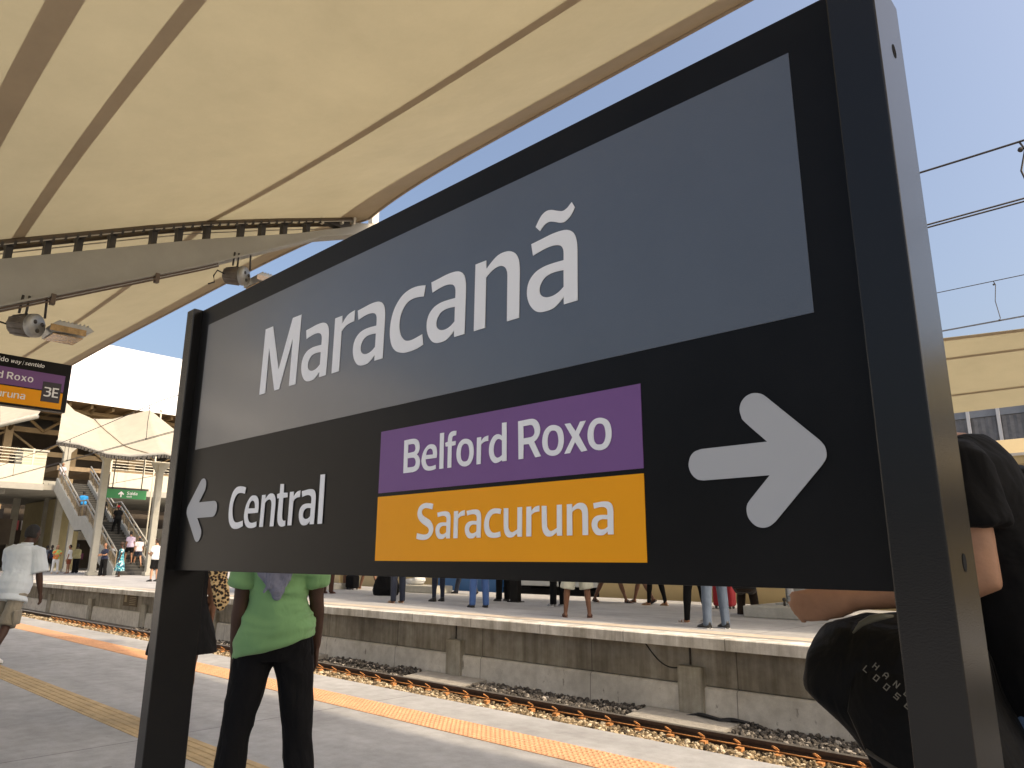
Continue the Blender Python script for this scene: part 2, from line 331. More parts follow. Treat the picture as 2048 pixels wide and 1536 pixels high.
cream_wall = M('cream painted concrete', (.55, .52, .42), .7, .08, 1.5)
tan_wall = M('olive tan wall', (.30, .26, .14), .8, .1, 2)
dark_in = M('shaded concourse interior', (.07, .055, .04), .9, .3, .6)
brown_steel = M('brown painted truss', (.22, .16, .09), .7, .2, 2)

# ------------------------------------------------------------------ setting
g_ = MB(); g_.quad((-1500, -1500, -.85), (1500, -1500, -.85), (1500, 1500, -.85), (-1500, 1500, -.85)); struct(g_, 'ground', dry_ground)
p_ = MB(); p_.mm((-130, -16, -1.2), (60, 5.05, 0)); struct(p_, 'near_platform', plat_con)
b_ = MB(); b_.mm((-150, 5.05, -1.0), (60, 8.7, -.60)); struct(b_, 'track_bed', earth_mat)
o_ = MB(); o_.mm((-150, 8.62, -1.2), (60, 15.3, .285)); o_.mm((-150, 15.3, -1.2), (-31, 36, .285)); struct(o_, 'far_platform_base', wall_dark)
o_ = MB(); o_.mm((-150, 8.66, .289), (60, 15.3, .42)); o_.mm((-150, 15.302, .289), (-31, 36, .42)); struct(o_, 'far_platform', opp_con)
nb = random.Random(3)
lip = MB(); x = -150
lipv = []; N_ = 1460
for i in range(N_+1):
    xx = -150+210*i/N_; jit = (noise.noise(Vector((xx*3, 0, 0)))*.012, noise.noise(Vector((xx*7, 5, 0)))*.010 - max(0, noise.noise(Vector((xx*1.3, 9, 0)))-.35)*.06)
    lipv += [(xx, 8.66, .418), (xx, 8.31+jit[0]*.3, .418), (xx, 8.30+jit[0]*.3, .408), (xx, 8.30, .285-jit[1]*.3), (xx, 8.66, .285)]
lip.add(lipv, [(i*5+j, i*5+(j+1) % 5, (i+1)*5+(j+1) % 5, (i+1)*5+j) for i in range(N_) for j in range(5)])
struct(lip, 'far_platform_lip', lip_con)
e_ = MB(); e_.quad((-150, 8.72, .424), (60, 8.72, .424), (60, 9.06, .424), (-150, 9.06, .424)); struct(e_, 'far_tactile_strip', M('faded orange paving', (.52, .45, .36), .8, .15, 5))

ts = MB(); ts.mm((-110, 4.15, -.02), (40, 4.51, .005)); struct(ts, 'tactile_strip', tactile_orange)
dm = MB()
for i in range(int((14.5-2.0)/.05)):
    X_ = -14.5+i*.05
    for j in range(7):
        Y_ = 4.178+j*.0505; r0, r1, h = .0185, .010, .0085
        dm.add([(X_+r0*cos(a), Y_+r0*sin(a), .004) for a in (0, pi/3, 2*pi/3, pi, 4*pi/3, 5*pi/3)]+[(X_+r1*cos(a), Y_+r1*sin(a), .004+h) for a in (0, pi/3, 2*pi/3, pi, 4*pi/3, 5*pi/3)],
               [(k, (k+1) % 6, 6+(k+1) % 6, 6+k) for k in range(6)]+[(6, 7, 8, 9, 10, 11)])
tag(dm.build('tactile_domes', tactile_orange), 'rows of small orange domes on the warning strip near the platform edge', 'paving', None, 'stuff')
dr = MB(); dr.mm((-110, 2.40, -.02), (40, 2.68, .004)); struct(dr, 'guide_strip', tactile_tan)
gb = MB()
for k in range(4):
    Y_ = 2.425+k*.063; gb.prism([(Y_, .003), (Y_+.006, .010), (Y_+.036, .010), (Y_+.042, .003)], 'x', -110, 40)
struct(gb, 'guide_strip_bars', tactile_tan)

# wall under the far platform: dark upper band set back, paler plaster below, a pilaster every 4.33 m
wl = thing('platform_wall', (-10, 8.62, -.6), 'stained concrete retaining wall under the lip of the far platform', 'wall')
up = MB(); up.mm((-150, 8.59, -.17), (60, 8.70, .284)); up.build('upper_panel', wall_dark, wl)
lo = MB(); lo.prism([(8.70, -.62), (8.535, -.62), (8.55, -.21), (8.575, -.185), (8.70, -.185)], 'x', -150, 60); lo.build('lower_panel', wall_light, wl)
for k in range(-8, 4):
    xk = -4.92+4.33*k
    q = MB(); q.mm((xk-.17, 8.49, -.62), (xk+.17, 8.62, .04)); q.build('pilaster', pil_con, wl, .012)
    if k in (0, -1):
        q = MB(); q.tube([(xk-.03, 8.585, .28), (xk-.03, 8.585, .05)], .014, 6); q.build('drain_pipe', dark_steel, wl)
pq = thing('notice_board', (-23.4, 8.58, .1), 'small brown notice panel fixed to the wall under the far platform', 'sign')
q = MB(); q.mm((-23.95, 8.57, -.06), (-22.9, 8.602, .32)); q.build('panel', M('brown notice', (.13, .10, .06), .7, .2, 8), pq)
q = MB()
for i in range(6): q.mm((-23.45, 8.562, .24-i*.05), (-23.0, 8.568, .255-i*.05))
q.mm((-23.85, 8.562, .05), (-23.68, 8.568, .25)); q.build('printed_text', M('faded notice lettering', (.40, .33, .22), .7), pq)
q = MB(); pts = []
for i in range(40):
    t = i/39; pts.append((-4.95+.9*t, 8.40+.05*sin(t*9)+.04*t, -.53+.035*abs(sin(t*7))))
q.tube(pts, .022, 6); q.tube([(p[0]+.05, p[1]-.06*sin(i*.3), p[2]+.02) for i, p in enumerate(pts[4:34])], .02, 6)
tag(q.build('loose_cable', M('black rubber cable', (.012, .012, .013), .5)), 'length of black cable lying beside the rail at the foot of the wall', 'cable')
sg = MB(); pts = []
for i in range(16):
    t = i/15; pts.append((-5.62+.55*t, 8.585, .27-.26*t-.12*sin(pi*t)))
sg.tube(pts, .008, 5); tag(sg.build('hanging_wire', M('black rubber cable', (0, 0, 0))), 'thin black wire drooping down the wall beside a pilaster', 'cable')

# rails: the far one is seen, with a spring clip at every sleeper
def rail(Y_, label):
    o = thing('rail', (-10, Y_, -.6), label, 'rail', 'running rails of the track')
    q = MB(); q.prism([(Y_-.07, -.60), (Y_+.07, -.60), (Y_+.07, -.585), (Y_+.015, -.57), (Y_+.01, -.475), (Y_+.036, -.465), (Y_+.036, -.432), (Y_-.036, -.432), (Y_-.036, -.465), (Y_-.01, -.475), (Y_-.015, -.57), (Y_-.07, -.585)], 'x', -150, 60)
    q.build('web', rail_mat, o)
    q = MB(); q.mm((-150, Y_-.032, -.434), (60, Y_+.032, -.429)); q.build('rail_head', rail_top, o); return o
rf = rail(7.5, 'brown rail nearest the far platform wall with rusty clips'); rail(5.9, 'brown rail hidden close under the near platform edge')
for k in range(60):
    xk = -2.55-.40*k; q = MB()
    q.box((xk+.01, 7.37, -.530), (.065, .07, .045)); 
    q.tube([(xk-.02, 7.44, -.49), (xk-.045, 7.40, -.462), (xk-.05, 7.37, -.445), (xk-.03, 7.35, -.436), (xk-.012, 7.37, -.45), (xk+.0, 7.41, -.48)], .0075, 6)
    q.tube([(xk, 7.42, -.497), (xk+.2, 7.42, -.499), (xk+.4, 7.42, -.497)], .008, 5)
    q.build('clip', rust, rf)
def stones(name, mat, boxes, label, seed):
    rn = random.Random(seed); q = MB()
    phi = 1.618; ico = [(-1, phi, 0), (1, phi, 0), (-1, -phi, 0), (1, -phi, 0), (0, -1, phi), (0, 1, phi), (0, -1, -phi), (0, 1, -phi), (phi, 0, -1), (phi, 0, 1), (-phi, 0, -1), (-phi, 0, 1)]
    F = [(0, 11, 5), (0, 5, 1), (0, 1, 7), (0, 7, 10), (0, 10, 11), (1, 5, 9), (5, 11, 4), (11, 10, 2), (10, 7, 6), (7, 1, 8), (3, 9, 4), (3, 4, 2), (3, 2, 6), (3, 6, 8), (3, 8, 9), (4, 9, 5), (2, 4, 11), (6, 2, 10), (8, 6, 7), (9, 8, 1)]
    for (x0, x1, y0, y1, z, dens, s0, s1, zr) in boxes:
        for _ in range(int((x1-x0)*(y1-y0)*dens)):
            c = Vector((rn.uniform(x0, x1), rn.uniform(y0, y1), 0)); c.z = z+zr*rn.random()+.03*noise.noise(Vector((c.x*2, c.y*3, 1)))
            s = rn.uniform(s0, s1)/1.9; m = Matrix.Rotation(rn.uniform(0, 6.28), 3, 'Z') @ Matrix.Rotation(rn.uniform(0, 6.28), 3, 'X')
            sx = (rn.uniform(.7, 1.3), rn.uniform(.6, 1.1), rn.uniform(.5, .9))
            q.add([c+m @ Vector((p[0]*s*sx[0]*rn.uniform(.8, 1.15), p[1]*s*sx[1]*rn.uniform(.8, 1.15), p[2]*s*sx[2])) for p in ico], F)
    return tag(q.build(name, mat), label, 'ballast', None, 'stuff')
def stone_mat(name, ramp):
    m = bpy.data.materials.new(name); m.use_nodes = True; t = m.node_tree; b = t.nodes['Principled BSDF']; b.inputs['Roughness'].default_value = .9
    g = t.nodes.new('ShaderNodeNewGeometry'); r = t.nodes.new('ShaderNodeValToRGB')
    for i, (p, c) in enumerate(ramp):
        e = r.color_ramp.elements[i] if i < 2 else r.color_ramp.elements.new(p); e.position = p; e.color = (*c, 1)
    t.links.new(g.outputs['Random Per Island'], r.inputs[0]); t.links.new(r.outputs[0], b.inputs[0]); return m
stones('ballast', stone_mat('sandy crushed stone', [(0, (.035, .025, .015)), (.4, (.15, .11, .06)), (.75, (.33, .25, .145)), (1, (.58, .50, .36))]),
       [(-26, -2, 6.75, 7.15, -.567, 1900, .014, .042, .055), (-26, -2, 7.15, 7.44, -.578, 1600, .014, .036, .045), (-26, -2, 5.1, 6.75, -.60, 90, .03, .07, .04), (-45, -26, 6.6, 7.35, -.55, 260, .04, .07, .04)], 'sandy crushed stone heaped along the near side of the rail', 5)
stones('grey_ballast', stone_mat('grey crushed stone', [(0, (.035, .031, .027)), (.7, (.085, .075, .063)), (.9, (.18, .16, .135)), (1, (.5, .46, .40))]),
       [(-24, -2, 7.58, 7.85, -.58, 900, .012, .035, .02), (-22, -9.9, 7.85, 8.45, -.59, 700, .012, .038, .03), (-8.4, -5.6, 7.85, 8.52, -.58, 900, .012, .042, .06), (-4.2, -2, 7.85, 8.52, -.58, 900, .012, .042, .06), (-12.5, -10, 8.2, 8.52, -.57, 700, .012, .04, .07)], 'dark grey crushed stone between the rail and the far platform wall', 6)
for (x0, x1) in ((-9.9, -8.5), (-5.55, -4.25), (-14.3, -12.9)):
    q = MB(); q.prism([(7.72, -.6), (7.76, -.55), (8.53, -.50), (8.53, -.6)], 'x', x0, x1); struct(q, 'footing_slab', M('dusty footing concrete', (.33, .31, .27), .9, .2, 6, .4, 30))

# ------------------------------------------------------------------ tensile canopy over our platform
L_BAY = 14.84; XA = -7.64
def lerp(tab, x):
    if x <= tab[0][0]: a, b = tab[0], tab[1]
    elif x >= tab[-1][0]: a, b = tab[-2], tab[-1]
    else:
        for a, b in zip(tab, tab[1:]):
            if a[0] <= x <= b[0]: break
    return a[1]+(b[1]-a[1])*(x-a[0])/(b[0]-a[0])
ZA = [(-6, 1.45), (-2, 1.55), (-.5, 2.02), (1.27, 2.84), (2.53, 3.44), (3.15, 3.72), (4.0, 4.06), (5.0, 4.44), (5.29, 4.55)]
ZM = [(-6, 3.3), (-2, 3.3), (0, 3.36), (1.38, 3.37), (2.3, 3.38), (3.15, 3.47), (3.8, 3.74), (4.6, 4.14), (5.29, 4.5)]
def surf(x0, a, y, dz=0):
    if y < -2.5: p = surf(x0, a, -5-y, dz); return Vector((p.x, -5-p.y, p.z))
    t = 1-abs(2*a-1); sh = -.72*max(0, (y-3.0)/(5.29-3.0))*(1-(1-t)**2.2)
    Yw = y+sh; f = 1-(1-t)**3.2
    z = lerp(ZA, y)*(1-f)+lerp(ZM, Yw if y > 3 else y)*f
    return Vector((x0+a*L_BAY, Yw, 1.31+z+dz))
def sheet(mb, x0, ys, n=56, dz=0):
    vs = [surf(x0, i/n, y, dz) for y in ys for i in range(n+1)]
    mb.add(vs, [(j*(n+1)+i, j*(n+1)+i+1, (j+1)*(n+1)+i+1, (j+1)*(n+1)+i) for j in range(len(ys)-1) for i in range(n)], True); return mb
ys_all = [-1.25+i*.25 for i in range(27)]+[5.29]
labs = {-2: 'cream canopy membrane bay far down the platform', -1: 'cream canopy membrane bay beyond the first grey arm', 0: 'cream canopy membrane stretched over the big station sign', 1: 'cream canopy membrane bay behind the camera to the right'}
for k in (-2, -1, 0, 1):
    x0 = XA+L_BAY*k
    o = thing('canopy_membrane', (x0, 0, 3.5), labs[k], 'canopy', 'membrane bays over the near platform')
    sheet(MB(), x0, ys_all).build('fabric', memb, o)
    for yy, w_ in ((.84, .17), (1.40, .10), (3.15, .10)):
        sheet(MB(), x0, [yy-w_/2, yy, yy+w_/2], 56, -.006).build('seam', seam_m, o)
    sheet(MB(), x0, [4.82, 4.95, 5.12, 5.292], 56, -.008).build('hem', seam_m, o)
    q = MB(); q.tube([surf(x0, i/56, 5.29, -.01) for i in range(57)], .022, 6); q.build('edge_rope', seam_m, o)
TOPL = [(-6, .75), (-2, 1.15), (1.30, 2.66), (3.06, 3.46), (4.2, 3.93), (5.05, 4.34)]
def arm_tree(xa, label):
    o = thing('cantilever_frame', (xa, -2.3, 0), label, 'canopy support', 'grey cantilever arms of the near canopy'); x = xa
    q = MB(); q.prism([(-2.3, 1.31+1.0), (1.30, 3.97), (3.06, 4.77), (4.2, 5.24), (5.0, 5.62), (5.06, 5.70), (5.4, 5.80), (5.48, 5.80), (5.50, 5.72), (4.55, 5.32), (3.09, 4.46), (1.36, 3.53), (-2.3, 1.6)], 'x', x-.17, x)
    q.build('beam', grey_paint, o, .006)
    q = MB(); q.prism([(-2.3, 1.585), (1.36, 3.515), (3.09, 4.445), (4.55, 5.305), (5.5, 5.70), (5.5, 5.72), (4.55, 5.33), (3.09, 4.47), (1.36, 3.54), (-2.3, 1.61)], 'x', x-.21, x+.04); q.build('bottom_flange', grey_paint, o)
    q = MB(); q.prism([(-2.75, 0), (-2.25, 0), (-2.25, 2.8), (-2.75, 2.8)], 'x', x-.32, x+.15); q.build('column', grey_paint, o, .02)
    for s in (.02, -.19):
        q = MB(); q.tube([(x+s, y, 1.31+lerp(ZA, y)-.035) for y in [-1.25+.25*i for i in range(26)]], .026, 6); q.build('edge_rail', M('brown edge rail', (.10, .075, .05), .7), o)
        q = MB(); q.tube([(x+s*1.6, y, 1.31+lerp(ZA, y)-.062) for y in [-1.25+.25*i for i in range(26)]], .007, 5); q.build('edge_cable', M('pale cable', (.45, .42, .36), .6), o)
    for y in (.7, 1.0, 1.36, 1.66, 1.92, 2.21, 2.6, 2.86, 3.16, 3.55, 3.81, 4.09, 4.4):
        zt = 1.31+lerp(ZA, y)-.04; zb = 1.31+lerp(TOPL, y)-.02
        q = MB(); q.mm((x-.13, y-.028, zb), (x-.04, y+.028, zt)); q.mm((x-.19, y-.03, zt-.025), (x+.02, y+.03, zt)); q.build('post', dark_steel, o)
    q = MB()
    for i in range(42):
        y = .5+i*.098; q.box((x+.03, y, 1.31+lerp(ZA, y)-.055), (.03, .022, .05))
    q.build('lacing', dark_steel, o)
    # tip: clamp plates, bright brackets, a lug and the stub pipe
    q = MB(); q.mm((x-.12, 4.62, 5.56), (x-.02, 5.0, 5.72)); q.build('clamp_plate', dark_steel, o, .005)
    q = MB(); q.mm((x-.14, 5.02, 5.74), (x+.0, 5.08, 5.90)); q.mm((x-.02, 4.55, 5.50), (x+.03, 4.58, 5.68)); q.mm((x-.02, 4.84, 5.60), (x+.03, 4.87, 5.74)); q.mm((x-.02, 5.02, 5.66), (x+.03, 5.05, 5.80)); q.build('bracket', M('off white bracket', (.7, .66, .55), .5), o)
    q = MB(); q.ball((x-.02, 5.12, 6.0), .05); q.tube([(x-.05, 4.9, 5.83), (x-.03, 5.12, 5.98)], .03, 8); q.build('turnbuckle', M('off white bracket', (0, 0, 0)), o)
    q = MB(); q.mm((x-.12, 5.35, 5.80), (x-.02, 5.46, 6.06)); q.mm((x-.14, 5.33, 6.06), (x, 5.48, 6.075)); q.build('stub_pipe', M('off white bracket', (0, 0, 0)), o, .01)
    q = MB()
    for s, d in ((.02, .0), (.045, -.035)): q.tube([(x+s, y, 1.31+lerp([(-2.3, .26), (1.36, 2.19), (3.09, 3.12), (3.3, 3.24)], y)+d) for y in (-2, 0, 1.36, 2.2, 3.09, 3.28)], .009, 6)
    for y in (1.75, 2.65): q.mm((x, y-.02, 1.31+lerp([(1.36, 2.15), (3.09, 3.08)], y)-.03), (x+.06, y+.02, 1.31+lerp([(1.36, 2.22), (3.09, 3.15)], y)))
    q.build('conduit', M('brown conduit', (.12, .085, .06), .6), o)
    return o
arms = arm_tree(XA, 'grey tapered canopy arm above the left post of the station sign')
for k, lb in ((-1, 'grey canopy arm further along the near platform'), (1, 'grey canopy arm to the right of the camera'), (2, 'grey canopy arm farthest to the right')):
    c = copy_tree(arms); c.location.x += L_BAY*k; c['label'] = lb

# floodlights under the arm: ribbed round gear housing, hinged reflector head with glass, bracket
def flood(y, z, label, open_):
    x = XA-.02; o = thing('floodlight', (x, y, z), label, 'floodlight', 'floodlights hung under the canopy arm')
    body = M('cast aluminium housing', (.36, .36, .345), .45, .15, 12, metal=.5)
    d = Vector((.78, .60, -.05)).normalized()
    c = Vector((x, y, z)); q = MB()
    q.tube([c-d*.19, c-d*.17, c-d*.02, c+d*.02], [.065, .09, .105, .10], 14); q.tube([c-d*.20, c-d*.19], [.045, .065], 14)
    e1, e2 = Vector((-d.y, d.x, 0)).normalized(), Vector((0, 0, 1))
    for i in range(10):
        a = i*pi/5; w1 = e1*cos(a)+e2*sin(a); q.tube([c-d*.17+w1*.088, c-d*.02+w1*.105], .009, 5)
    q.build('gear_housing', M('dark ribbed housing', (.13, .11, .09), .5, .2, 9), o)
    q = MB(); q.tube([c+d*.015, c+d*.06, c+d*.075], [.112, .112, .095], 18); q.build('end_cap', body, o)
    q = MB()
    for a in (.5, 2.6, 4.7): w1 = e1*cos(a)+e2*sin(a); q.tube([c+d*.072+w1*.05, c+d*.082+w1*.05], .02, 8)
    q.build('cap_screw', M('dark steel', (0, 0, 0)), o)
    h0 = Vector((x, y+.13, z-.015)); hd = Vector((0, 1, .02)).normalized()
    q = MB(); a, b, t_ = h0, h0+hd*.36, .03
    q.prism([(a.y, a.z+.03), (a.y+.05, a.z+.075), (b.y-.04, b.z+.06), (b.y, b.z+.03), (b.y-.06, b.z-.005), (a.y+.02, a.z-.04)], 'x', x-.20, x+.16)
    for i in range(8): q.mm((x-.20, a.y+.06+i*.034, a.z+.06), (x+.16, a.y+.072+i*.034, a.z+.085))
    q.build('head', body, o, .004)
    q = MB(); q.mm((x+.165, a.y-.01, a.z-.03), (x+.172, b.y-.07, b.z+.022)); q.build('side_glass', M('amber reflector glass', (.38, .24, .10), .12, .5, 16, coat=.6), o)
    q = MB(); q.mm((x-.17, a.y+.03, a.z-.052), (x+.13, b.y-.08, a.z-.044)); q.build('glass', M('amber reflector glass', (0, 0, 0)), o)
    q = MB(); zt = 1.31+lerp([(1.36, 2.23), (3.09, 3.15), (4.55, 4.02)], y)
    for dy in (-.10, -.05, .09):
        q = MB(); q.tube([(x+.02, y+dy, zt+.12*dy+.01), (x+.02, y+dy*1.1, z+.09)], .011, 6); q.build('hanger_rod', M('dark steel', (0, 0, 0)), o)
    q = MB(); q.tube([(x, y-.19, z-.03), (x+.02, y-.28, z-.02), (x+.03, y-.32, z-.10), (x+.02, y-.30, z-.17), (x, y-.36, z-.2)], .008, 6); q.build('flex', M('black rubber cable', (0, 0, 0)), o)
flood(3.57, 4.49, 'grey floodlight hanging under the arm just left of the sign top', 0)
flood(1.62, 3.41, 'grey floodlight with amber glass nearest the left edge under the arm', 1)

# ------------------------------------------------------------------ the station sign
YS = 1.06
def sx(u): return u*YS
def sz(v): return 1.31+v*YS
sgn = thing('station_sign', (-1.42, YS+.05, 0), 'big black station name sign on two posts reading Maracanã with line names', 'sign')
q = MB(); q.mm((sx(-2.4), YS, sz(-.0354)), (sx(-.275), YS+.075, sz(.8335))); q.build('panel', black_metal, sgn, .0015)
for a, b, nm in ((-2.455, -2.3994, 0), (-.281, -.2175, 1)):
    q = MB(); q.mm((sx(a), .969*YS, 0), (sx(b), 1.10*YS, sz(.8335))); pst = q.build('post', M('black gloss post paint', (.0065, .0065, .0067), .27, .15, 3, .04, 400, spec=.36, sheen=.04), sgn, .0025)
    for hv, hy in ((.725, 1.045), (-.0, 1.04)):
        q = MB(); r_ = .0095; xx = sx(b)+.0006
        q.add([(xx, hy*YS+r_*cos(i*pi/8), sz(hv)+r_*1.25*sin(i*pi/8)) for i in range(16)], [tuple(range(16))]); q.build('bolt_hole', M('bolt hole', (.003, .003, .003), 1.0), pst)
def band(nm, u0, u1, v0, v1, mat):
    q = MB(); q.mm((sx(u0), YS-.0012, sz(v0)), (sx(u1), YS+.002, sz(v1))); return q.build(nm, mat, sgn)
band('name_band', -2.3415, -.3518, .3427, .7676, M('slate grey vinyl', (.062, .072, .088), .33, .09, 3, .05, 500, spec=.8, sheen=.6, coat=.5))
band('line_band', -1.3488, -.6434, .1458, .2867, M('purple vinyl', (.18, .085, .25), .45, .05, 2, .03, 300, spec=.3))['label'] = 'purple line band'
band('line_band', -1.3498, -.6436, -.0026, .1375, M('orange yellow vinyl', (.88, .36, .002), .45, .04, 2, .03, 300, spec=.25))['label'] = 'orange line band'
XF = face_xf((0, YS-.0024, 1.31), (1, 0, 0), (0, 0, 1))
GW = {}
for ch, lp in FONT.items():
    xs = [float(tk.split(',')[0]) for l_ in lp for tk in l_.split()]; GW[ch] = max(xs)
def word(name, spec, base, xh, parent=sgn, xf=XF, scale=YS, mat=white_letter):
    return letters(name, [(c, u*scale, base*scale, xh/1000*scale, w_/(GW[c]*xh/1000) if w_ else 1) for c, u, w_ in spec], xf, mat, parent)
word('lettering', [('M', -1.9426, .2017), ('a', -1.7209, .1262), ('r', -1.5704, .0881), ('a', -1.4805, .1262), ('c', -1.332, .1253), ('a', -1.1976, .1262), ('n', -1.0445, .1295), ('a', -.8952, .1262), ('~', -.872, .0988)], .4644, .1486)
word('lettering', [('C', -2.0627, .0920), ('e', -1.9684, .0785), ('n', -1.8766, .0763), ('t', -1.7946, .0540), ('r', -1.7299, .0510), ('a', -1.6779, .0733), ('l', -1.5898, .0212)], .0847, .0864)
word('lettering', [('B', -1.2607, .0557), ('e', -1.1991, .0493), ('l', -1.1417, .0133), ('f', -1.1242, .0334), ('o', -1.0892, .0507), ('r', -1.0299, .0318), ('d', -.9953, .0477), ('R', -.9180, .0571), ('o', -.8577, .0507), ('x', -.8061, .0509), ('o', -.7538, .0507)], .1843, .0537)
word('lettering', [('S', -1.2077, .0526), ('a', -1.1471, .0447), ('r', -1.0925, .0315), ('a', -1.0595, .0447), ('c', -1.006, .0448), ('u', -.954, .0463), ('r', -.897, .0315), ('u', -.8597, .0463), ('n', -.8025, .0460), ('a', -.7489, .0447)], .0420, .0534)
ar_m = M('light grey arrow film', (.43, .44, .45), .5, spec=.3)
word('arrow', [('>', -.5607, .2078)], .14295, .2078, mat=ar_m)['label'] = 'right pointing arrow'
letters('arrow', [('>', -2.1423*YS, .1468*YS, .2078/1000*YS*.9985, -1)], XF, ar_m, sgn)['label'] = 'left pointing arrow'

# hanging platform sign at the left: black housing, three bands, number tab
hs = thing('platform_sign', (-11, 2.0, 3.5), 'hanging black platform sign with purple and orange bands and the number 3E', 'sign')
XH = -11.0
def hp(px, py): return atX(px, py, XH)
c0 = hp(146, 732); c1 = hp(131, 823); zt, zb = 3.885, 3.225; yR = 2.885
q = MB(); q.mm((XH-.14, 1.0, zb), (XH, yR, zt)); q.build('housing', black_metal, hs, .004)
q = MB(); q.mm((XH-.10, yR, zb+.0), (XH-.01, yR+.004, zt)); q.build('end_plate', M('purple grey edge', (.16, .12, .2), .4), hs)
def hband(z0, z1, mat, nm): q = MB(); q.mm((XH-.01, 1.03, z0), (XH+.002, yR-.06, z1)); return q.build(nm, mat, hs)
hband(3.49, 3.72, MATS['purple vinyl'], 'line_band')['label'] = 'purple line band'
hband(3.255, 3.475, MATS['orange yellow vinyl'], 'line_band')['label'] = 'orange line band'
XFH = face_xf((XH+.0034, 0, 0), (0, 1, 0), (0, 0, 1))
def hword(txt, yend, z, xh, gap=.16, sl=0, mat=white_letter, xf=XFH):
    sp = []; u = 0
    for ch in txt:
        if ch == ' ': u += xh*.45; continue
        s_ = xh*.72 if ch == 's' else xh
        sp.append(('S' if ch == 's' else ch, u, z, s_/1000, 1)); u += GW['S' if ch == 's' else ch]*s_/1000+xh*gap
    sp = [(c, a+yend-u, *r_) for c, a, *r_ in sp]
    return letters('lettering', sp, xf, mat, hs)
hword('Belford Roxo', 2.47, 3.565, .068); hword('Saracuruna', 2.41, 3.325, .068); hword('sentido', 2.158, 3.785, .044)
XFI = XFH @ Matrix(((1, .2, 0, -.2*3.77), (0, 1, 0, 0), (0, 0, 1, 0), (0, 0, 0, 1)))
hword('way | sentido', 2.56, 3.785, .036, .16, xf=XFI)
q = MB(); q.mm((XH, yR-.31, 3.335), (XH+.006, yR-.09, 3.605)); q.build('number_tab', M('dark tab', (.02, .015, .025), .4), hs, .02, 4)
letters('lettering', [('3', yR-.285, 3.405, .000095, 1), ('E', yR-.188, 3.405, .000095, 1)], face_xf((XH+.0075, 0, 0), (0, 1, 0), (0, 0, 1)), white_letter, hs)
q = MB(); q.mm((XH-.10, -2.4, 3.6), (XH-.04, 1.0, 3.7)); q.mm((XH-.17, -2.6, 0), (XH+.03, -2.4, 4.0)); q.build('bracket', grey_paint, hs)

# ------------------------------------------------------------------ canopy over the far platform, train, building behind
XB = -4.6
ZB = [(9.0, 4.20), (9.3, 4.10), (10.0, 3.95), (11.0, 3.65), (12.0, 3.42)]
def surf2(x0, a, y, far=False, dz=0):
    t = 1-abs(2*a-1); k = (12-y)/2.7; yy = 12-(12-y)*(1-.40*(1-(1-t)**2)*max(0, k))
    z = lerp(ZB, y)+(.02-.16*k)*(1-(1-t)**2)
    if far: yy = 24-yy
    return Vector((x0+a*L_BAY, yy, z+dz))
for k in (-1, 0, 1):
    x0 = XB+L_BAY*k; o = thing('canopy_membrane', (x0, 12, 3.4), ['cream canopy bay over the far platform behind the sign', 'cream canopy bay over the far platform right of the black post', 'cream canopy bay over the far platform outside the view'][k+1], 'canopy', 'membrane bays over the far platform')
    for far in (False, True):
        def sh(ys, dz, nm, mt):
            q = MB(); n = 40; vs = [surf2(x0, i/n, y, far, dz) for y in ys for i in range(n+1)]
            q.add(vs, [(j*(n+1)+i, j*(n+1)+i+1, (j+1)*(n+1)+i+1, (j+1)*(n+1)+i) for j in range(len(ys)-1) for i in range(n)], True); return q.build(nm, mt, o)
        sh([9.3+i*.27 for i in range(11)], 0, 'fabric', memb)
        for yy in (10.1, 11.3): sh([yy-.035, yy+.035], -.006, 'seam', seam_m)
        sh([9.3, 9.42], -.006, 'hem', seam_m)
def arm2(xa, lb):
    o = thing('cantilever_frame', (xa, 12, .42), lb, 'canopy support', 'grey arms of the far canopy')
    for s in (1, -1):
        q = MB(); q.prism([(12+s*a, b) for a, b in ((.1, 3.3), (2.0, 3.9), (2.75, 4.12), (2.78, 4.02), (2.0, 3.72), (.1, 2.9))], 'x', xa-.06, xa+.06); q.build('beam', grey_paint, o)
    q = MB(); q.tube([(xa-.6, 12.6, .62), (xa-.6, 12.6, 3.3)], .16, 14); q.mm((xa-.85, 12.35, .60), (xa-.35, 12.85, .63)); q.build('column', M('silver painted steel', (.42, .43, .42), .5, .1, 5), o)
    q = MB(); q.mm((xa-1.15, 11.75, .42), (xa-.05, 13.4, .60)); q.build('concrete_block', pil_con if False else M('pale concrete block', (.44, .43, .38), .85, .15, 6, .3, 40), o, .015)
    q = MB(); q.tube([(xa-.62, 12.55, 1.35), (xa-.50, 12.15, .90), (xa-.42, 12.0, .75), (xa-.40, 11.95, .44)], .055, 10)
    for zz in (.78, .70, .62): q.tube([(xa-.415, 11.99, zz-.012), (xa-.413, 11.985, zz+.012)], .066, 10)
    q.build('drain_pipe', M('grey drain pipe', (.40, .41, .42), .5, .1, 7), o)
    q = MB()
    for dx in (-.75, -.45): q.tube([(xa+dx+.12, 12.2, .60), (xa+dx+.12, 12.2, .70)], .02, 6); q.ball((xa+dx+.12, 12.2, .70), .035)
    q.build('anchor_bolt', dark_steel, o); return o
a2 = arm2(XB, 'grey far canopy column on a pale block right of the seated person')
for k, lb in ((-1, 'grey far canopy column hidden behind the station sign'), (1, 'grey far canopy column beyond the right edge')):
    c = copy_tree(a2); c.location.x += L_BAY*k; c['label'] = lb

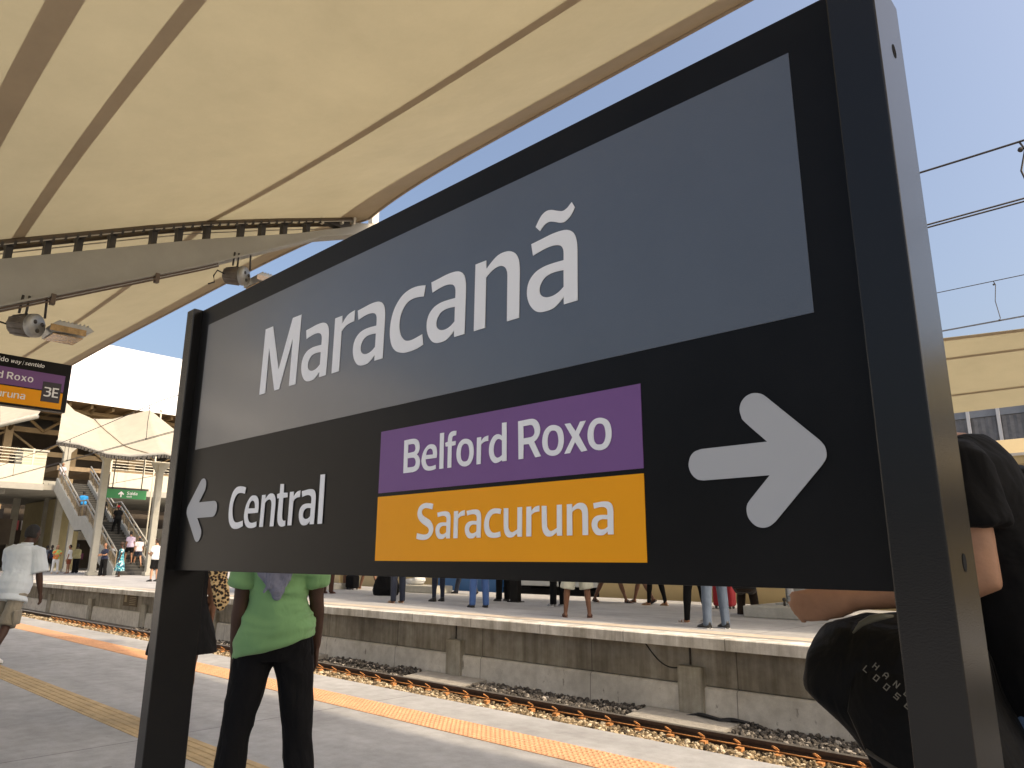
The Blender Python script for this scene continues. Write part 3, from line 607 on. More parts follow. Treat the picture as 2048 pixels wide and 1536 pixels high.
tr = thing('train', (-8, 17.2, -.5), 'long beige train standing at the far edge of the opposite platform', 'train')
def car(x0, x1, mat, zb=.25):
    q = MB(); q.prism([(15.72, zb), (18.6, zb), (18.6, 3.2), (18.2, 3.55), (16.1, 3.55), (15.72, 3.2)], 'x', x0, x1); q.build('carriage', mat, tr, .02)
beige_car = M('beige train paint', (.50, .39, .20), .5, .08, 1.2)
car(-30, -23.35, beige_car); car(-22.75, -17.95, beige_car); car(-11.62, 14, beige_car)
car(-17.90, -15.30, M('blue train paint', (.03, .13, .34), .4, .1, 2)); car(-14.40, -11.66, M('pale grey train panel', (.50, .53, .53), .4, .06, 2), .62)
q = MB(); q.mm((-29.9, 16.0, -.4), (13.9, 18.4, .55)); q.mm((-23.35, 16.2, .2), (-22.75, 18.2, 3.3)); q.mm((-15.3, 16.2, .2), (-14.4, 18.2, 3.3)); q.build('underframe', M('black underframe', (.008, .008, .008), .8), tr)
q = MB(); q.tube([(-15.75, 15.66, .80), (-15.75, 15.73, .80)], .13, 20); q.build('round_emblem', M('black emblem', (.01, .01, .012), .5), tr)
q = MB(); q.tube([(-15.78, 15.65, .80), (-15.78, 15.67, .80)], .045, 12); q.build('emblem_mark', M('yellow mark', (.5, .40, .10), .5), tr)
q = MB(); q.mm((-13.05, 15.70, .82), (-12.6, 15.725, 1.1)); q.build('white_label', M('white label', (.7, .7, .66), .6), tr)
for x0, x1 in ((-29.6, -23.8), (-22.3, -18.4), (-11.2, -6.2), (-5.6, -1.0), (-.4, 4.2), (4.8, 9.4)):
    q = MB(); q.mm((x0, 15.70, 1.85), (x1, 15.73, 2.65)); q.build('window', M('dark train window', (.02, .02, .02), .1, spec=.6), tr)
    q = MB()
    for z in (1.80, 2.05, 2.67): q.mm((x0-.05, 15.675, z), (x1+.05, 15.70, z+.05))
    q.build('window_rail', M('pale window rail', (.62, .60, .54), .5), tr)
q = MB()
for z in (2.85, 3.02, 1.62): q.mm((-30, 15.71, z), (14, 15.722, z+.022))
q.build('seam_line', beige_line, tr)
q = MB(); q.mm((-30, 15.70, 3.19), (14, 15.80, 3.24)); q.build('roof_gutter', M('pale window rail', (0, 0, 0)), tr)
letters('lettering', [(c, -6.22+.165*i, .645, .0305, .9) for i, c in enumerate('3014')], face_xf((0, 15.716, 0), (1, 0, 0), (0, 0, 1)), M('black stencil', (.01, .01, .01), .6), tr, _B)

bd = thing('building', (0, 31, 0), 'grey corrugated building with a row of white mullions above the train', 'building')
q = MB(); q.mm((-14, 30, -.6), (40, 40, 5.2)); q.build('wall', M('building wall', (.30, .29, .26), .8, .15, 1), bd)
q = MB(); q.mm((-14, 30.3, 5.2), (40, 40, 7.6)); q.build('roof', M('building roof', (.34, .33, .31), .8, .1, 1), bd)
q = MB(); n = 500
vs = []
for i in range(n+1):
    x = -14+54*i/n; vs += [(x, 29.98+.03*(i % 2), 5.25), (x, 29.98+.03*(i % 2), 6.35)]
q.add(vs, [(2*i, 2*i+2, 2*i+3, 2*i+1) for i in range(n)]); q.build('corrugated_panel', M('corrugated grey sheet', (.16, .16, .165), .5, .3, 3, metal=.2), bd)
q = MB(); q.mm((-14, 29.96, 6.36), (40, 30.2, 7.4)); q.build('glass', M('grey glazing', (.22, .235, .26), .25, .2, 1), bd)
q = MB()
for i in range(38): x = -12+i*.92; q.mm((x, 29.88, 5.2), (x+.10, 29.97, 7.45))
q.build('mullion', M('white mullion', (.62, .62, .62), .5), bd)

# overhead lines of the tracks
def wires(Y_, zc, zm, x0, x1, label, drop, phase):
    o = thing('overhead_line', (0, Y_, zc), label, 'cable', 'overhead line pairs')
    q = MB(); pts = []
    for i in range(60):
        x = x0+(x1-x0)*i/59; s = ((x-phase) % 40)/40
        pts.append((x, Y_, zm-.42*4*s*(1-s)))
    q.tube(pts, .0095, 5); q.build('messenger_wire', dark_steel, o)
    q = MB()
    for dy in (-.03, .03): q.tube([(x0, Y_+dy, zc), (x1, Y_+dy, zc)], .008, 5)
    q.build('contact_wire', dark_steel, o)
    for x in drop:
        s = ((x-phase) % 40)/40; zt = zm-.42*4*s*(1-s)
        q = MB(); q.tube([(x, Y_, zt), (x+.03, Y_, zt-.08), (x-.02, Y_, (zt+zc)/2), (x+.02, Y_, zc+.05), (x, Y_, zc)], .008, 5); q.ball((x, Y_, zt-.07), .022); q.ball((x, Y_, zc+.01), .022); q.build('dropper', dark_steel, o)
wires(6.7, 4.155, 5.07, -140, 60, 'nearest pair of overhead wires above the track', [-.59+6*i for i in range(-8, 3)], -17)
wires(17.0, 6.10, 7.36, -140, 60, 'second pair of overhead wires above the train', [-2.33+7*i for i in range(-7, 3)], -19)

# ------------------------------------------------------------------ stairs, overpass and shed roof at the left
ov = thing('overpass', (-57, 14, 0), 'concrete footbridge with cream parapets and horizontal railings over the tracks', 'overpass')
q = MB(); q.mm((-73, -20, 5.7), (-55.05, 13.9, 6.02)); q.mm((-73, 17.6, 5.7), (-55.05, 60, 6.02)); q.mm((-73, 13.9, 5.7), (-55.6, 17.6, 6.02)); q.build('deck', M('shaded deck concrete', (.30, .29, .25), .8, .15, 1), ov)  # deck widened backwards to keep sun off the area underneath
q = MB(); q.mm((-55.05, -20, 6.0), (-54.9, 13.75, 7.17)); q.mm((-55.05, 17.75, 6.0), (-54.9, 60, 7.17)); q.build('parapet', cream_wall, ov, .02)
q = MB(); q.mm((-54.92, -20, 5.6), (-54.8, 13.8, 6.0)); q.mm((-54.92, 17.75, 5.6), (-54.8, 60, 6.0)); q.build('edge_beam', grey_paint, ov)
pale = M('pale railing paint', (.60, .56, .44), .5)
q = MB()
for y0, y1 in ((-20, 13.75), (17.75, 60)):
    for z in (7.35, 7.55, 7.75, 7.95, 8.15): q.mm((-55.0, y0, z), (-54.95, y1, z+.045))
    y = y0
    while y <= y1: q.mm((-55.02, y-.05, 7.15), (-54.93, y+.05, 8.25)); y += 2.2
q.build('railing', pale, ov)
for y in (-12, 2, 11.6, 30, 44):
    q = MB(); q.mm((-57.8, y-.35, -.8), (-57.1, y+.35, 5.7)); q.mm((-58.6, y-.45, 5.35), (-56.3, y+.45, 5.7)); q.build('pier', grey_paint, ov)

st = thing('staircase', (-49, 15.6, .42), 'wide staircase coloured dark to stand for shade, with mesh railings climbing to the footbridge', 'staircase')
Y0, Y1 = 14.75, 16.5
NS = 36; xs = [(-43, .42)]; q = MB(); run, rise = .31, .16
X_, Z_ = -43.0, .42
prof = [(X_, Z_)]
for i in range(NS):
    if i == 19: X_ -= 1.3; prof.append((X_, Z_))
    Z_ += rise; prof.append((X_, Z_)); X_ -= run; prof.append((X_, Z_))
ztop, xtop = Z_, X_
q.prism(prof+[(X_, Z_-.35), (X_+.01, Z_-.36), (-43-19*run-1.3-.4, .42+19*rise-.55), (-43-19*run-.3, .42+19*rise-.55), (-43.9, .42)], 'y', Y0, Y1); q.build('steps', M('shade toned stair concrete', (.035, .035, .032), .85, .3, 3), st)  # steps coloured very dark in place of the shade over the stairs
q = MB()
for (x, z), (x2, z2) in zip(prof, prof[1:]):
    if abs(x-x2) < 1e-6 and z2 > z: q.mm((x-.03, Y0+.05, z2+.002), (x+.008, Y1-.05, z2+.014))
q.build('nosing', M('worn shade toned nosing', (.17, .165, .15), .6), st)  # nosing tone lowered with the steps to stand for the same shade
mid = [(-43, .42), (-43-19*run, .42+19*rise), (-43-19*run-1.3, .42+19*rise), (xtop, ztop)]
for y in (Y0-.16, Y1):
    q = MB(); q.prism([(x+.25, z+.32) for x, z in mid]+[(x, z-.5) for x, z in mid[::-1]], 'y', y, y+.16); q.build('stringer', M('pale stringer concrete', (.42, .42, .38), .7, .1, 2), st)
    for h in (1.25, .95): q = MB(); q.tube([(x+.2, y+.08, z+h) for x, z in mid], .045, 8); q.build('handrail', grey_paint, st)
    q = MB()
    for (xa, za), (xb, zb) in zip(mid, mid[1:]):
        n = max(2, int(abs(xa-xb)/.8))
        for i in range(n+1): t = i/n; x, z = xa+(xb-xa)*t+.2, za+(zb-za)*t; q.tube([(x, y+.08, z+.3), (x, y+.08, z+1.25)], .03, 6)
        for h in [.38+.07*j for j in range(8)]: q.tube([(xa+.2, y+.08, za+h), (xb+.2, y+.08, zb+h)], .008, 4)
        m = int(abs(xa-xb)/.12)
        for i in range(m): t = i/m; x, z = xa+(xb-xa)*t+.2, za+(zb-za)*t; q.tube([(x, y+.08, z+.34), (x, y+.08, z+.95)], .007, 4)
    q.build('mesh_panel', M('brown mesh', (.34, .26, .15), .6), st)

# tall columns and the white tent roof
def colm(px0, py0, px1, py1, dep, wid, lb, mat=M('column concrete', (.33, .32, .27), .7, .12, 2)):
    b = at(px0, py0, dep); b.z = .42; t = at(px1, py1, dep); o = thing('column', (b.x, b.y, .42), lb, 'column', 'tall columns by the stairs')
    q = MB(); q.mm((b.x-wid/2, b.y-wid/2, .42), (b.x+wid/2, b.y+wid/2, t.z)); q.mm((b.x-wid*.75, b.y-wid*.75, .42), (b.x+wid*.75, b.y+wid*.75, .62)); q.build('shaft', mat, o, .03)
    q = MB(); q.prism([(b.y-wid*.4, t.z-.5), (b.y-wid*1.6, t.z+.15), (b.y+wid*1.6, t.z+.15), (b.y+wid*.4, t.z-.5)], 'x', b.x-wid*.3, b.x+wid*.3); q.build('bracket', mat, o)
colm(184, 1136, 211, 900, 38.5, .34, 'tall grey column standing left of the staircase foot')
colm(100, 1134, 117, 885, 52, .46, 'tall grey column at the left end of the white tent roof')
colm(297, 1136, 307, 925, 38.5, .32, 'tall grey column right of the staircase')
colm(130, 1136, 138, 1000, 48, .30, 'slim grey post between the two left columns under the stairs')
colm(76, 1134, 82, 962, 54, .42, 'grey bridge column behind the man in the white shirt')
colm(12, 1134, 22, 968, 54, .42, 'grey bridge column at the left edge of the view')
tn = thing('tent_roof', (-53, 18, 9), 'sunlit white tensile roof with two peaks above the stairs', 'canopy')
def tent(u, v):
    # u along the track crossing (0..1), v from low front edge (0) to back edge (1)
    fr = [(115, 883), (160, 890), (215, 908), (262, 913), (330, 908), (380, 922)]; bk = [(128, 800), (150, 822), (186, 838), (225, 838), (300, 820), (360, 868)]
    i = min(int(u*5), 4); k = u*5-i; k = k*k*(3-2*k)*.5+k*.5
    a = at(fr[i][0]+(fr[i+1][0]-fr[i][0])*k, fr[i][1]+(fr[i+1][1]-fr[i][1])*k, 36.5); b = at(bk[i][0]+(bk[i+1][0]-bk[i][0])*k, bk[i][1]+(bk[i+1][1]-bk[i][1])*k, 43.5)
    p = a.lerp(b, v); p.z -= .28*sin(pi*v); return p
q = MB(); n, m = 40, 12
q.add([tent(i/n, j/m) for j in range(m+1) for i in range(n+1)], [(j*(n+1)+i, j*(n+1)+i+1, (j+1)*(n+1)+i+1, (j+1)*(n+1)+i) for j in range(m) for i in range(n)], True); q.build('fabric', memb_white, tn)
q = MB(); q.tube([tent(.42+.3*(1-j/m)-.0, j/m)+Vector((.02, 0, .02)) for j in range(m+1)], .03, 5); q.build('seam', seam_m, tn)
q = MB(); q.tube([tent(i/n, 0) for i in range(n+1)], .10, 6); q.build('edge_beam', grey_paint, tn)
q = MB()
for i in range(0, n+1, 1): p = tent(i/n, 0); q.box(p+Vector((.1, 0, -.12)), (.12, .12, .16))
q.build('lacing', dark_steel, tn)
t2 = thing('tent_roof', (-56, 12, 8), 'small cream tent roof tucked behind the hanging platform sign', 'canopy')
q = MB(); A = [at(0, 835, 52), at(70, 826, 52), at(95, 800, 56), at(0, 812, 56)]; B_ = [at(0, 850, 50), at(75, 832, 50)]
q.add([B_[0], B_[1], A[2], A[3]], [(0, 1, 2, 3)]); q.build('fabric', memb_white, t2)
q = MB(); q.tube([B_[0]+Vector((0, -6, 0)), B_[0], B_[1]], .18, 6); q.build('edge_beam', grey_paint, t2)

rfm = thing('shed_roof', (-88, 26, 16), 'huge white sunlit station roof with brown steel trusses under its eave', 'roof')
q = MB(); q.prism([(-80, 16.75), (-96, 27.2), (-112, 16.75), (-112, 16.5), (-96, 26.8), (-80, 16.5)], 'y', 5, 120); q.build('roof_sheet', M('white roof sheet', (.86, .86, .86), .5), rfm)
q = MB()
for z, x in ((16.3, -86.6), (13.9, -87.0), (11.6, -87.0)):
    q.mm((x-.25, 5, z), (x+.25, 120, z+.5))
for i in range(20):
    y = 6+i*6; q.mm((-86.9, y-.35, -.6), (-86.3, y+.35, 16.8))
    for s in (0, 3): q.tube([(-86.6, y+s, 16.6 if s == 0 else 14.1), (-86.6, y+3+s, 14.1 if s == 0 else 16.6)], .16, 6); q.tube([(-81.5, y, 16.4), (-86.6, y, 13.9)], .2, 6)
    q.tube([(-86.6, y, 13.9), (-86.6, y+3, 11.8), (-86.6, y+6, 13.9)], .13, 6)
for i in range(58):
    y = 5.5+i*2; q.mm((-93, y-.12, 16.1), (-80.6, y+.12, 16.45))
for x in (-82.5, -84.5, -89): q.mm((x-.15, 5, 15.75), (x+.15, 120, 16.1))
q.build('truss', M('ochre painted truss', (.26, .19, .10), .7, .2, 1), rfm)
q = MB(); q.quad((-80.2, 5, 16.55), (-80.2, 120, 16.55), (-109, 120, 17.6), (-109, 5, 17.6)); q.build('soffit', brown_steel, rfm)
cw = thing('station_concourse', (-78, 20, 0), 'dim station concourse building behind the stairs and columns', 'building')
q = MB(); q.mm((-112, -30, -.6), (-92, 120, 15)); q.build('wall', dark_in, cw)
q = MB(); q.mm((-76, 20, 9.2), (-84, 60, 9.6)); q.mm((-76, -20, 9.2), (-84, 14, 9.6)); q.build('floor_slab', brown_steel, cw)
# lower level: tan wall block, dark shop fronts, pale panels painted as lit openings
tb = thing('kiosk_block', (-66, 14, .4), 'olive tan walled block under the footbridge at the left', 'building')
P0 = at(20, 1100, 60); P1 = at(84, 1100, 60)
q = MB(); q.mm((-70, P0.y, .3), (-62, P1.y, 5.6)); q.build('wall', tan_wall, tb)
P0 = at(20, 1000, 58.2)
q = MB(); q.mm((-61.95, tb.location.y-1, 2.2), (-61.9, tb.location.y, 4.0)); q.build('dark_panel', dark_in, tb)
ub = thing('ticket_office', (-57, 12.6, 6), 'cream ticket office box behind the footbridge railing', 'kiosk')
P0 = atX(48, 900, -57); P1 = atX(88, 950, -57)
q = MB(); q.mm((-59, P0.y, 6.05), (-57, P1.y, P0.z)); q.build('wall', M('cream ticket office paint', (.50, .46, .33), .7), ub)
q = MB()
for i in range(7): q.mm((-57.0, P0.y, 6.4+i*.3), (-56.97, P1.y, 6.43+i*.3))
q.mm((-59.1, P0.y-.1, P0.z), (-56.9, P1.y+.1, P0.z+.12)); q.build('wall_trim', grey_paint, ub)
sh = thing('shop_front', (-74, 20, .4), 'row of dark shop fronts with small bright signs under the concourse', 'shop')
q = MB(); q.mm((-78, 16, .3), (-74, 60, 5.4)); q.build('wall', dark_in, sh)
rn = random.Random(11); cl = [(.5, .10, .10), (.62, .60, .55), (.5, .42, .2), (.1, .16, .4), (.6, .55, .5), (.3, .08, .2)]
for i in range(26):
    y = 16.3+i*1.1; z = rn.choice((1.2, 2.0, 2.9, 3.6)); q = MB(); q.mm((-73.98, y, z), (-73.9, y+rn.uniform(.4, 1.0), z+rn.uniform(.3, .9))); q.build('shop_sign', M('shop sign %d' % (i % 6), cl[i % 6], .6), sh)
lb = thing('painted_opening', (-86, 30, .4), 'pale panels painted as a daylit opening to the street behind the stairs', 'opening')
q = MB(); q.mm((-73.88, at(305, 1060, 58).y, 2.6), (-73.8, at(345, 1060, 58).y+6, 4.1)); q.build('panel', M('painted street daylight', (.75, .70, .58), .8, .35, 1.2), lb)
q = MB(); a = at(103, 1030, 60); b = at(160, 1055, 60); q.mm((-73.86, a.y+3, 2.9), (-73.8, b.y+5, 4.6)); q.build('panel', M('painted street daylight', (0, 0, 0)), lb)
gs = thing('exit_sign', (-47, 16.7, 5), 'green hanging exit sign with a white up arrow over the stairs', 'sign')
ga = atX(213, 977, -46.5); gb_ = atX(294, 980, -46.5)
q = MB(); q.mm((-46.56, ga.y, ga.z-.52), (-46.5, gb_.y, ga.z)); q.build('panel', M('green sign face', (.03, .22, .07), .5), gs)
XG = face_xf((-46.494, 0, 0), (0, 1, 0), (0, 0, 1)); yc = (ga.y+gb_.y)/2
letters('arrow', [('>', 0, 0, .00034, 1)], XG @ Matrix.Translation((yc-.30, ga.z-.45, 0)) @ Matrix.Rotation(pi/2, 4, 'Z'), white_letter, gs)
letters('lettering', [('S', yc+.02, ga.z-.28, .00013, 1), ('a', yc+.17, ga.z-.28, .00013, 1), ('i', yc+.30, ga.z-.28, .00013, 1), ('d', yc+.36, ga.z-.28, .00013, 1), ('a', yc+.50, ga.z-.28, .00013, 1), ('e', yc+.02, ga.z-.44, .00009, 1), ('x', yc+.11, ga.z-.44, .00009, 1), ('i', yc+.21, ga.z-.44, .00009, 1), ('t', yc+.25, ga.z-.44, .00009, 1)], XG, white_letter, gs)
q = MB(); q.mm((-46.55, ga.y-.1, ga.z), (-46.5, gb_.y+.1, ga.z+.12)); q.mm((-46.55, ga.y+.3, ga.z), (-46.5, ga.y+.35, 8.5)); q.mm((-46.55, gb_.y-.35, ga.z), (-46.5, gb_.y-.3, 8.5)); q.build('hanger', dark_steel, gs)
lp = thing('light_pole', (-50, 19, 6), 'thin pale pole with a small lamp above the tent roof', 'lamp')
a = at(323, 820, 50); b = at(320, 862, 50); q = MB(); q.tube([(a.x, a.y, .42), (a.x, a.y, a.z)], .05, 6); q.build('pole', pale, lp)
q = MB(); q.ball(a, .14); q.build('lamp', M('white lamp cover', (.8, .78, .72), .5), lp)
bp = thing('sign_post', (-11.25, 12.16, .42), 'black square post standing on the far platform beside dark trousers', 'post')
q = MB(); q.mm((-11.36, 12.1, .42), (-11.14, 12.22, 3.3)); q.mm((-11.42, 12.06, .42), (-11.08, 12.26, .44)); q.build('shaft', black_metal, bp)
q = MB(); q.mm((-11.9, 12.12, 2.2), (-10.6, 12.2, 3.2)); q.build('panel', M('dark tab', (0, 0, 0)), bp)

wb = thing('building', (-40, -14, 0), 'white building added outside the view to reflect in the sign name band', 'building')  # added unseen building; its sunlit wall brightens the name band by reflection
q = MB(); q.mm((-48, -26, -.6), (-32, -7.5, 11)); q.build('wall', M('white reflecting render', (.78, .77, .74), .8, .06, .6), wb)
q = MB()
for i in range(5):
    for z in (1.2, 4.6, 8): q.mm((-32.02, -25+i*3.5, z), (-31.96, -23+i*3.5, z+1.9))
q.build('window', M('dark window glass', (.03, .035, .04), .1), wb)
q = MB(); q.mm((-48.3, -26.3, 11), (-31.7, -7.2, 11.3)); q.build('roof', M('building roof', (0, 0, 0)), wb)

# ------------------------------------------------------------------ people
def remesh(mb, vox, it=4, fold=0, ff=9., seed=0, extra=None, zf=0):
    me = bpy.data.meshes.new('t'); me.from_pydata([tuple(p) for p in mb.v], [], mb.f); ob = bpy.data.objects.new('t', me); col.objects.link(ob)
    md = ob.modifiers.new('r', 'REMESH'); md.mode = 'VOXEL'; md.voxel_size = vox
    if it: s_ = ob.modifiers.new('s', 'SMOOTH'); s_.factor = .5; s_.iterations = it
    out = bpy.data.meshes.new_from_object(ob.evaluated_get(bpy.context.evaluated_depsgraph_get()))
    bpy.data.objects.remove(ob); bpy.data.meshes.remove(me)
    if fold:
        nr = [v.normal.copy() for v in out.vertices]
        for v, n in zip(out.vertices, nr):
            p = v.co; q = Vector((p.x*ff+p.z*ff*.5, p.y*ff, p.z*ff*.55+seed*7.3)) if not zf else Vector((p.x*ff+p.z*zf*.25, p.y*ff, p.z*zf-p.x*3*math.copysign(1, p.x)+seed*7.3)); a = noise.noise(q)
            b_ = noise.noise(q*2.3+Vector((3, 1, 2)))
            v.co = p+n*(fold*((1-2*abs(a))*.9+.45*b_))
    if extra is not None and extra.v:
        vs = [tuple(v.co) for v in out.vertices]; fs = [tuple(p.vertices) for p in out.polygons]; o = len(vs)
        vs += [tuple(p) for p in extra.v]; fs += [tuple(i+o for i in f) for f in extra.f]
        out2 = bpy.data.meshes.new('t2'); out2.from_pydata(vs, [], fs); bpy.data.meshes.remove(out); out = out2
    out.shade_smooth(); return out
def put(me, name, mat, parent):
    me.name = name; me.materials.clear(); me.materials.append(mat); o = bpy.data.objects.new(name, me); col.objects.link(o); o.parent = parent
    if parent.name in TM: TM[o.name] = TM[parent.name]
    return o
def raw(mb, name, mat, parent):
    me = bpy.data.meshes.new(name); me.from_pydata([tuple(p) for p in mb.v], [], mb.f)
    for pl, sm in zip(me.polygons, mb.smooth): pl.use_smooth = sm
    return put(me, name, mat, parent)
def frame(d, ref=Vector((1, 0, 0))):
    d = d.normalized(); a = (ref-d*ref.dot(d)); a = a.normalized() if a.length > 1e-4 else Vector((0, 1, 0)); return a, d.cross(a)
def limb(mb, pts, radii, n=12, sq=(1, 1), ref=Vector((1, 0, 0))):
    rings = []; k = len(pts)
    for i, p in enumerate(pts):
        d = pts[min(i+1, k-1)]-pts[max(i-1, 0)]; a, b = frame(d, ref); rings.append((p, a*radii[i]*sq[0], b*radii[i]*sq[1]))
    mb.loft(rings, n)
SKINS = {'dark': (.055, .026, .016), 'brown': (.16, .078, .045), 'mid': (.30, .155, .09), 'tan': (.42, .23, .14)}
def skin(k): return M('skin '+k, SKINS[k], .55, .12, 14, .08, 90, spec=.35)
STAND = ((2, 4, 3, 0), (-1, 4, 2, 0)); APART = ((2, 9, 2, 0), (0, 9, 2, 0)); STEP = ((24, 2, 4, 0), (-18, 2, 14, -28)); STEPB = ((-20, 2, 16, -30), (22, 2, 3, 0)); CLOSE = ((1, 1.5, 2, 0), (0, 1.5, 2, 0))
HANG = ((4, 7, 10, 0), (2, 7, 14, 0)); SWING = ((-18, 6, 15, 0), (22, 6, 25, 0)); BENT = ((18, 8, 75, .5), (12, 8, 70, .5)); FOLD = ((25, 4, 95, .9), (20, 4, 98, .9))
PEOPLE = 'people waiting on the platforms'
def person(label, loc, rz, h=1.72, legs=STAND, arms=HANG, lean=0, sk='brown', hair=('short', (.012, .010, .009)), top=None, bot=None, shoe=None, vox=.022, pz=None, head=0, fold=0, slim=1., group=PEOPLE, seed=0, hf=0, zf=0, ual=1):
    s = h/1.79; o = thing('person', loc, label, 'person', group, R(rz)); X = Vector((1, 0, 0))
    near = vox < .012
    legp = []
    for i, (f, a, k, tp) in enumerate(legs):
        sd = -1 if i == 0 else 1; f, a, k = R(f), R(a), R(k)
        th = Vector((sd*sin(a)*cos(f), sin(f), -cos(f)*cos(a)))*.43*s; shk = Vector((sd*sin(a)*.6, sin(f-k), -cos(f-k)))*.42*s; legp.append((sd, th, shk, R(tp)))
    drop = max(-(th.z+shk.z)+.08*s for _, th, shk, _ in legp); P = Vector((0, 0, drop if pz is None else pz))
    l = R(lean); U = Vector((0, sin(l), cos(l))); F = Vector((0, cos(l), -sin(l)))
    def T(d, y=0, x=0): return P+U*d*s+F*y*s+X*x*s
    TR = [(-.09, .115, .09, -.01), (-.03, .158, .112, -.012), (.06, .165, .112, -.012), (.13, .152, .103, -.004), (.21, .142*slim, .098, .0), (.32, .155*slim, .106, .003), (.42, .172*slim, .108, .0), (.48, .168*slim, .096, -.008), (.53, .115*slim, .075, -.012)]
    body = MB(); ex = MB()
    body.loft([(T(d, y), X*a*s, F*b*s) for d, a, b, y in TR]+[(T(.57, -.008), X*.062*s, F*.062*s), (T(.62-hf*.1, .002+hf*.45), X*.054*s, F*.057*s), (T(.68-hf*.3, .012+hf*.85), X*.05*s, F*.055*s)], 18)
    hc = T(.745-hf*.35, .022+hf); hr = Matrix.Rotation(R(head), 3, 'Z'); HX, HF = hr @ X, hr @ F
    body.loft([(hc+U*s*z+HF*s*y, HX*a*s, HF*b*s) for z, a, b, y in ((-.118, .03, .035, .03), (-.10, .046, .055, .022), (-.06, .062, .080, .010), (-.02, .071, .092, .002), (.03, .076, .097, -.003), (.07, .070, .088, -.006), (.10, .050, .062, -.006), (.117, .02, .025, -.005))], 16)
    face = body if near else ex
    face.loft([(hc+U*s*z+HF*s*y, HX*a*s, U*a*s*1.0+HF*a*s*.6) for z, a, y in ((.015, .008, .088), (-.01, .010, .100), (-.03, .013, .103))], 8)
    face.loft([(hc+U*s*(-.062)+HF*s*.082+HX*s*x, U*.006*s+HF*.001*s, HF*.012*s*(1-abs(x)*20)) for x in (-.024, -.012, 0, .012, .024)], 6)
    for sd in (-1, 1): face.ball(hc+HX*sd*.076*s+HF*(-.004)*s-U*.008*s, (.012*s, .022*s, .03*s))
    ey = MB()
    for sd in (-1, 1): ey.ball(hc+HX*sd*.031*s+HF*.083*s+U*.008*s, .011*s)
    JT = []
    for i, (f, a, e, inw) in enumerate(arms):
        sd = -1 if i == 0 else 1; f, a, e = R(f), R(a), R(e); S = T(.475, -.01, sd*.178*slim)
        up = Vector((sd*sin(a), sin(f+l*.4)*cos(a), -cos(f+l*.4)*cos(a))).normalized(); E = S+up*.285*s*ual
        fo = Vector((sd*sin(a)*.4-sd*inw, sin(f+e+l*.4), -cos(f+e+l*.4))).normalized(); W = E+fo*.25*s
        limb(body, [S+Vector((-sd*.05*s, 0, .012*s)), S, S.lerp(E, .25), S.lerp(E, .6), E, E.lerp(W, .22), E.lerp(W, .6), W], [r*s for r in (.05, .060, .054, .047, .039, .043, .035, .026)])
        side, nrm = frame(fo, Vector((0, 1, 0)) if abs(fo.y) < .8 else Vector((0, 0, 1)))
        body.loft([(W-fo*.01*s, side*.024*s, nrm*.020*s), (W+fo*.035*s, side*.038*s, nrm*.017*s), (W+fo*.085*s, side*.042*s, nrm*.014*s), (W+fo*.098*s, side*.036*s, nrm*.010*s)], 12)
        hb = body if near else ex; inn = Vector((-sd, 0, 0)); cur = inn-fo*inn.dot(fo); cur = cur.normalized() if cur.length > .1 else nrm
        for j, ln in enumerate((.066, .076, .072, .055)):
            b0 = W+fo*.088*s+side*(.030-.020*j)*s; p1 = b0+(fo+cur*.22)*ln*.45*s; p2 = p1+(fo*.85+cur*.6)*ln*.33*s; p3 = p2+(fo*.6+cur*.85)*ln*.27*s
            hb.tube([b0-fo*.02*s, b0, p1, p2, p3], [.0095*s, .0095*s, .0090*s, .0082*s, .0065*s], 8)
        b0 = W+fo*.025*s+side*.030*s; p1 = b0+(fo*.75+side*.55+cur*.2)*.04*s; p2 = p1+(fo*.95+side*.2+cur*.3)*.03*s
        hb.tube([b0-side*.012*s, b0, p1, p2], [.012*s, .0115*s, .0105*s, .008*s], 8)
        JT.append((S, E, W, up, fo))
    LG = []
    for sd, th, shk, tp in legp:
        Hh = P+X*sd*.088*s; K = Hh+th; A = K+shk
        limb(body, [Hh+Vector((0, 0, .05*s)), Hh.lerp(K, .12), Hh.lerp(K, .5), K, K.lerp(A, .12), K.lerp(A, .32), K.lerp(A, .7), A, A+Vector((0, 0, -.02*s))], [r*s for r in (.085, .088, .074, .054, .052, .056, .042, .034, .034)], 14)
        ft = Vector((sd*.12, cos(tp), sin(tp))).normalized(); fu = X.cross(ft).normalized(); fu = fu if fu.z > 0 else -fu; fx = ft.cross(fu)
        def fo_(y, z): return A+ft*y*s+fu*(z-.08)*s
        FR = [(-.055, .03, .022, .026), (-.03, .036, .031, .034), (.02, .042, .034, .040), (.07, .035, .039, .030), (.12, .024, .044, .021), (.165, .018, .040, .015), (.19, .014, .022, .010)]
        body.loft([(fo_(y, z), fx*a*s, fu*b*s) for y, z, a, b in FR], 12); LG.append((Hh, K, A, ft, fu, fx, fo_, FR, sd))
    put(remesh(body, vox, 3, extra=ex), 'body', skin(sk), o)
    raw(ey, 'eyes', M('eye', (.02, .015, .012), .2), o)
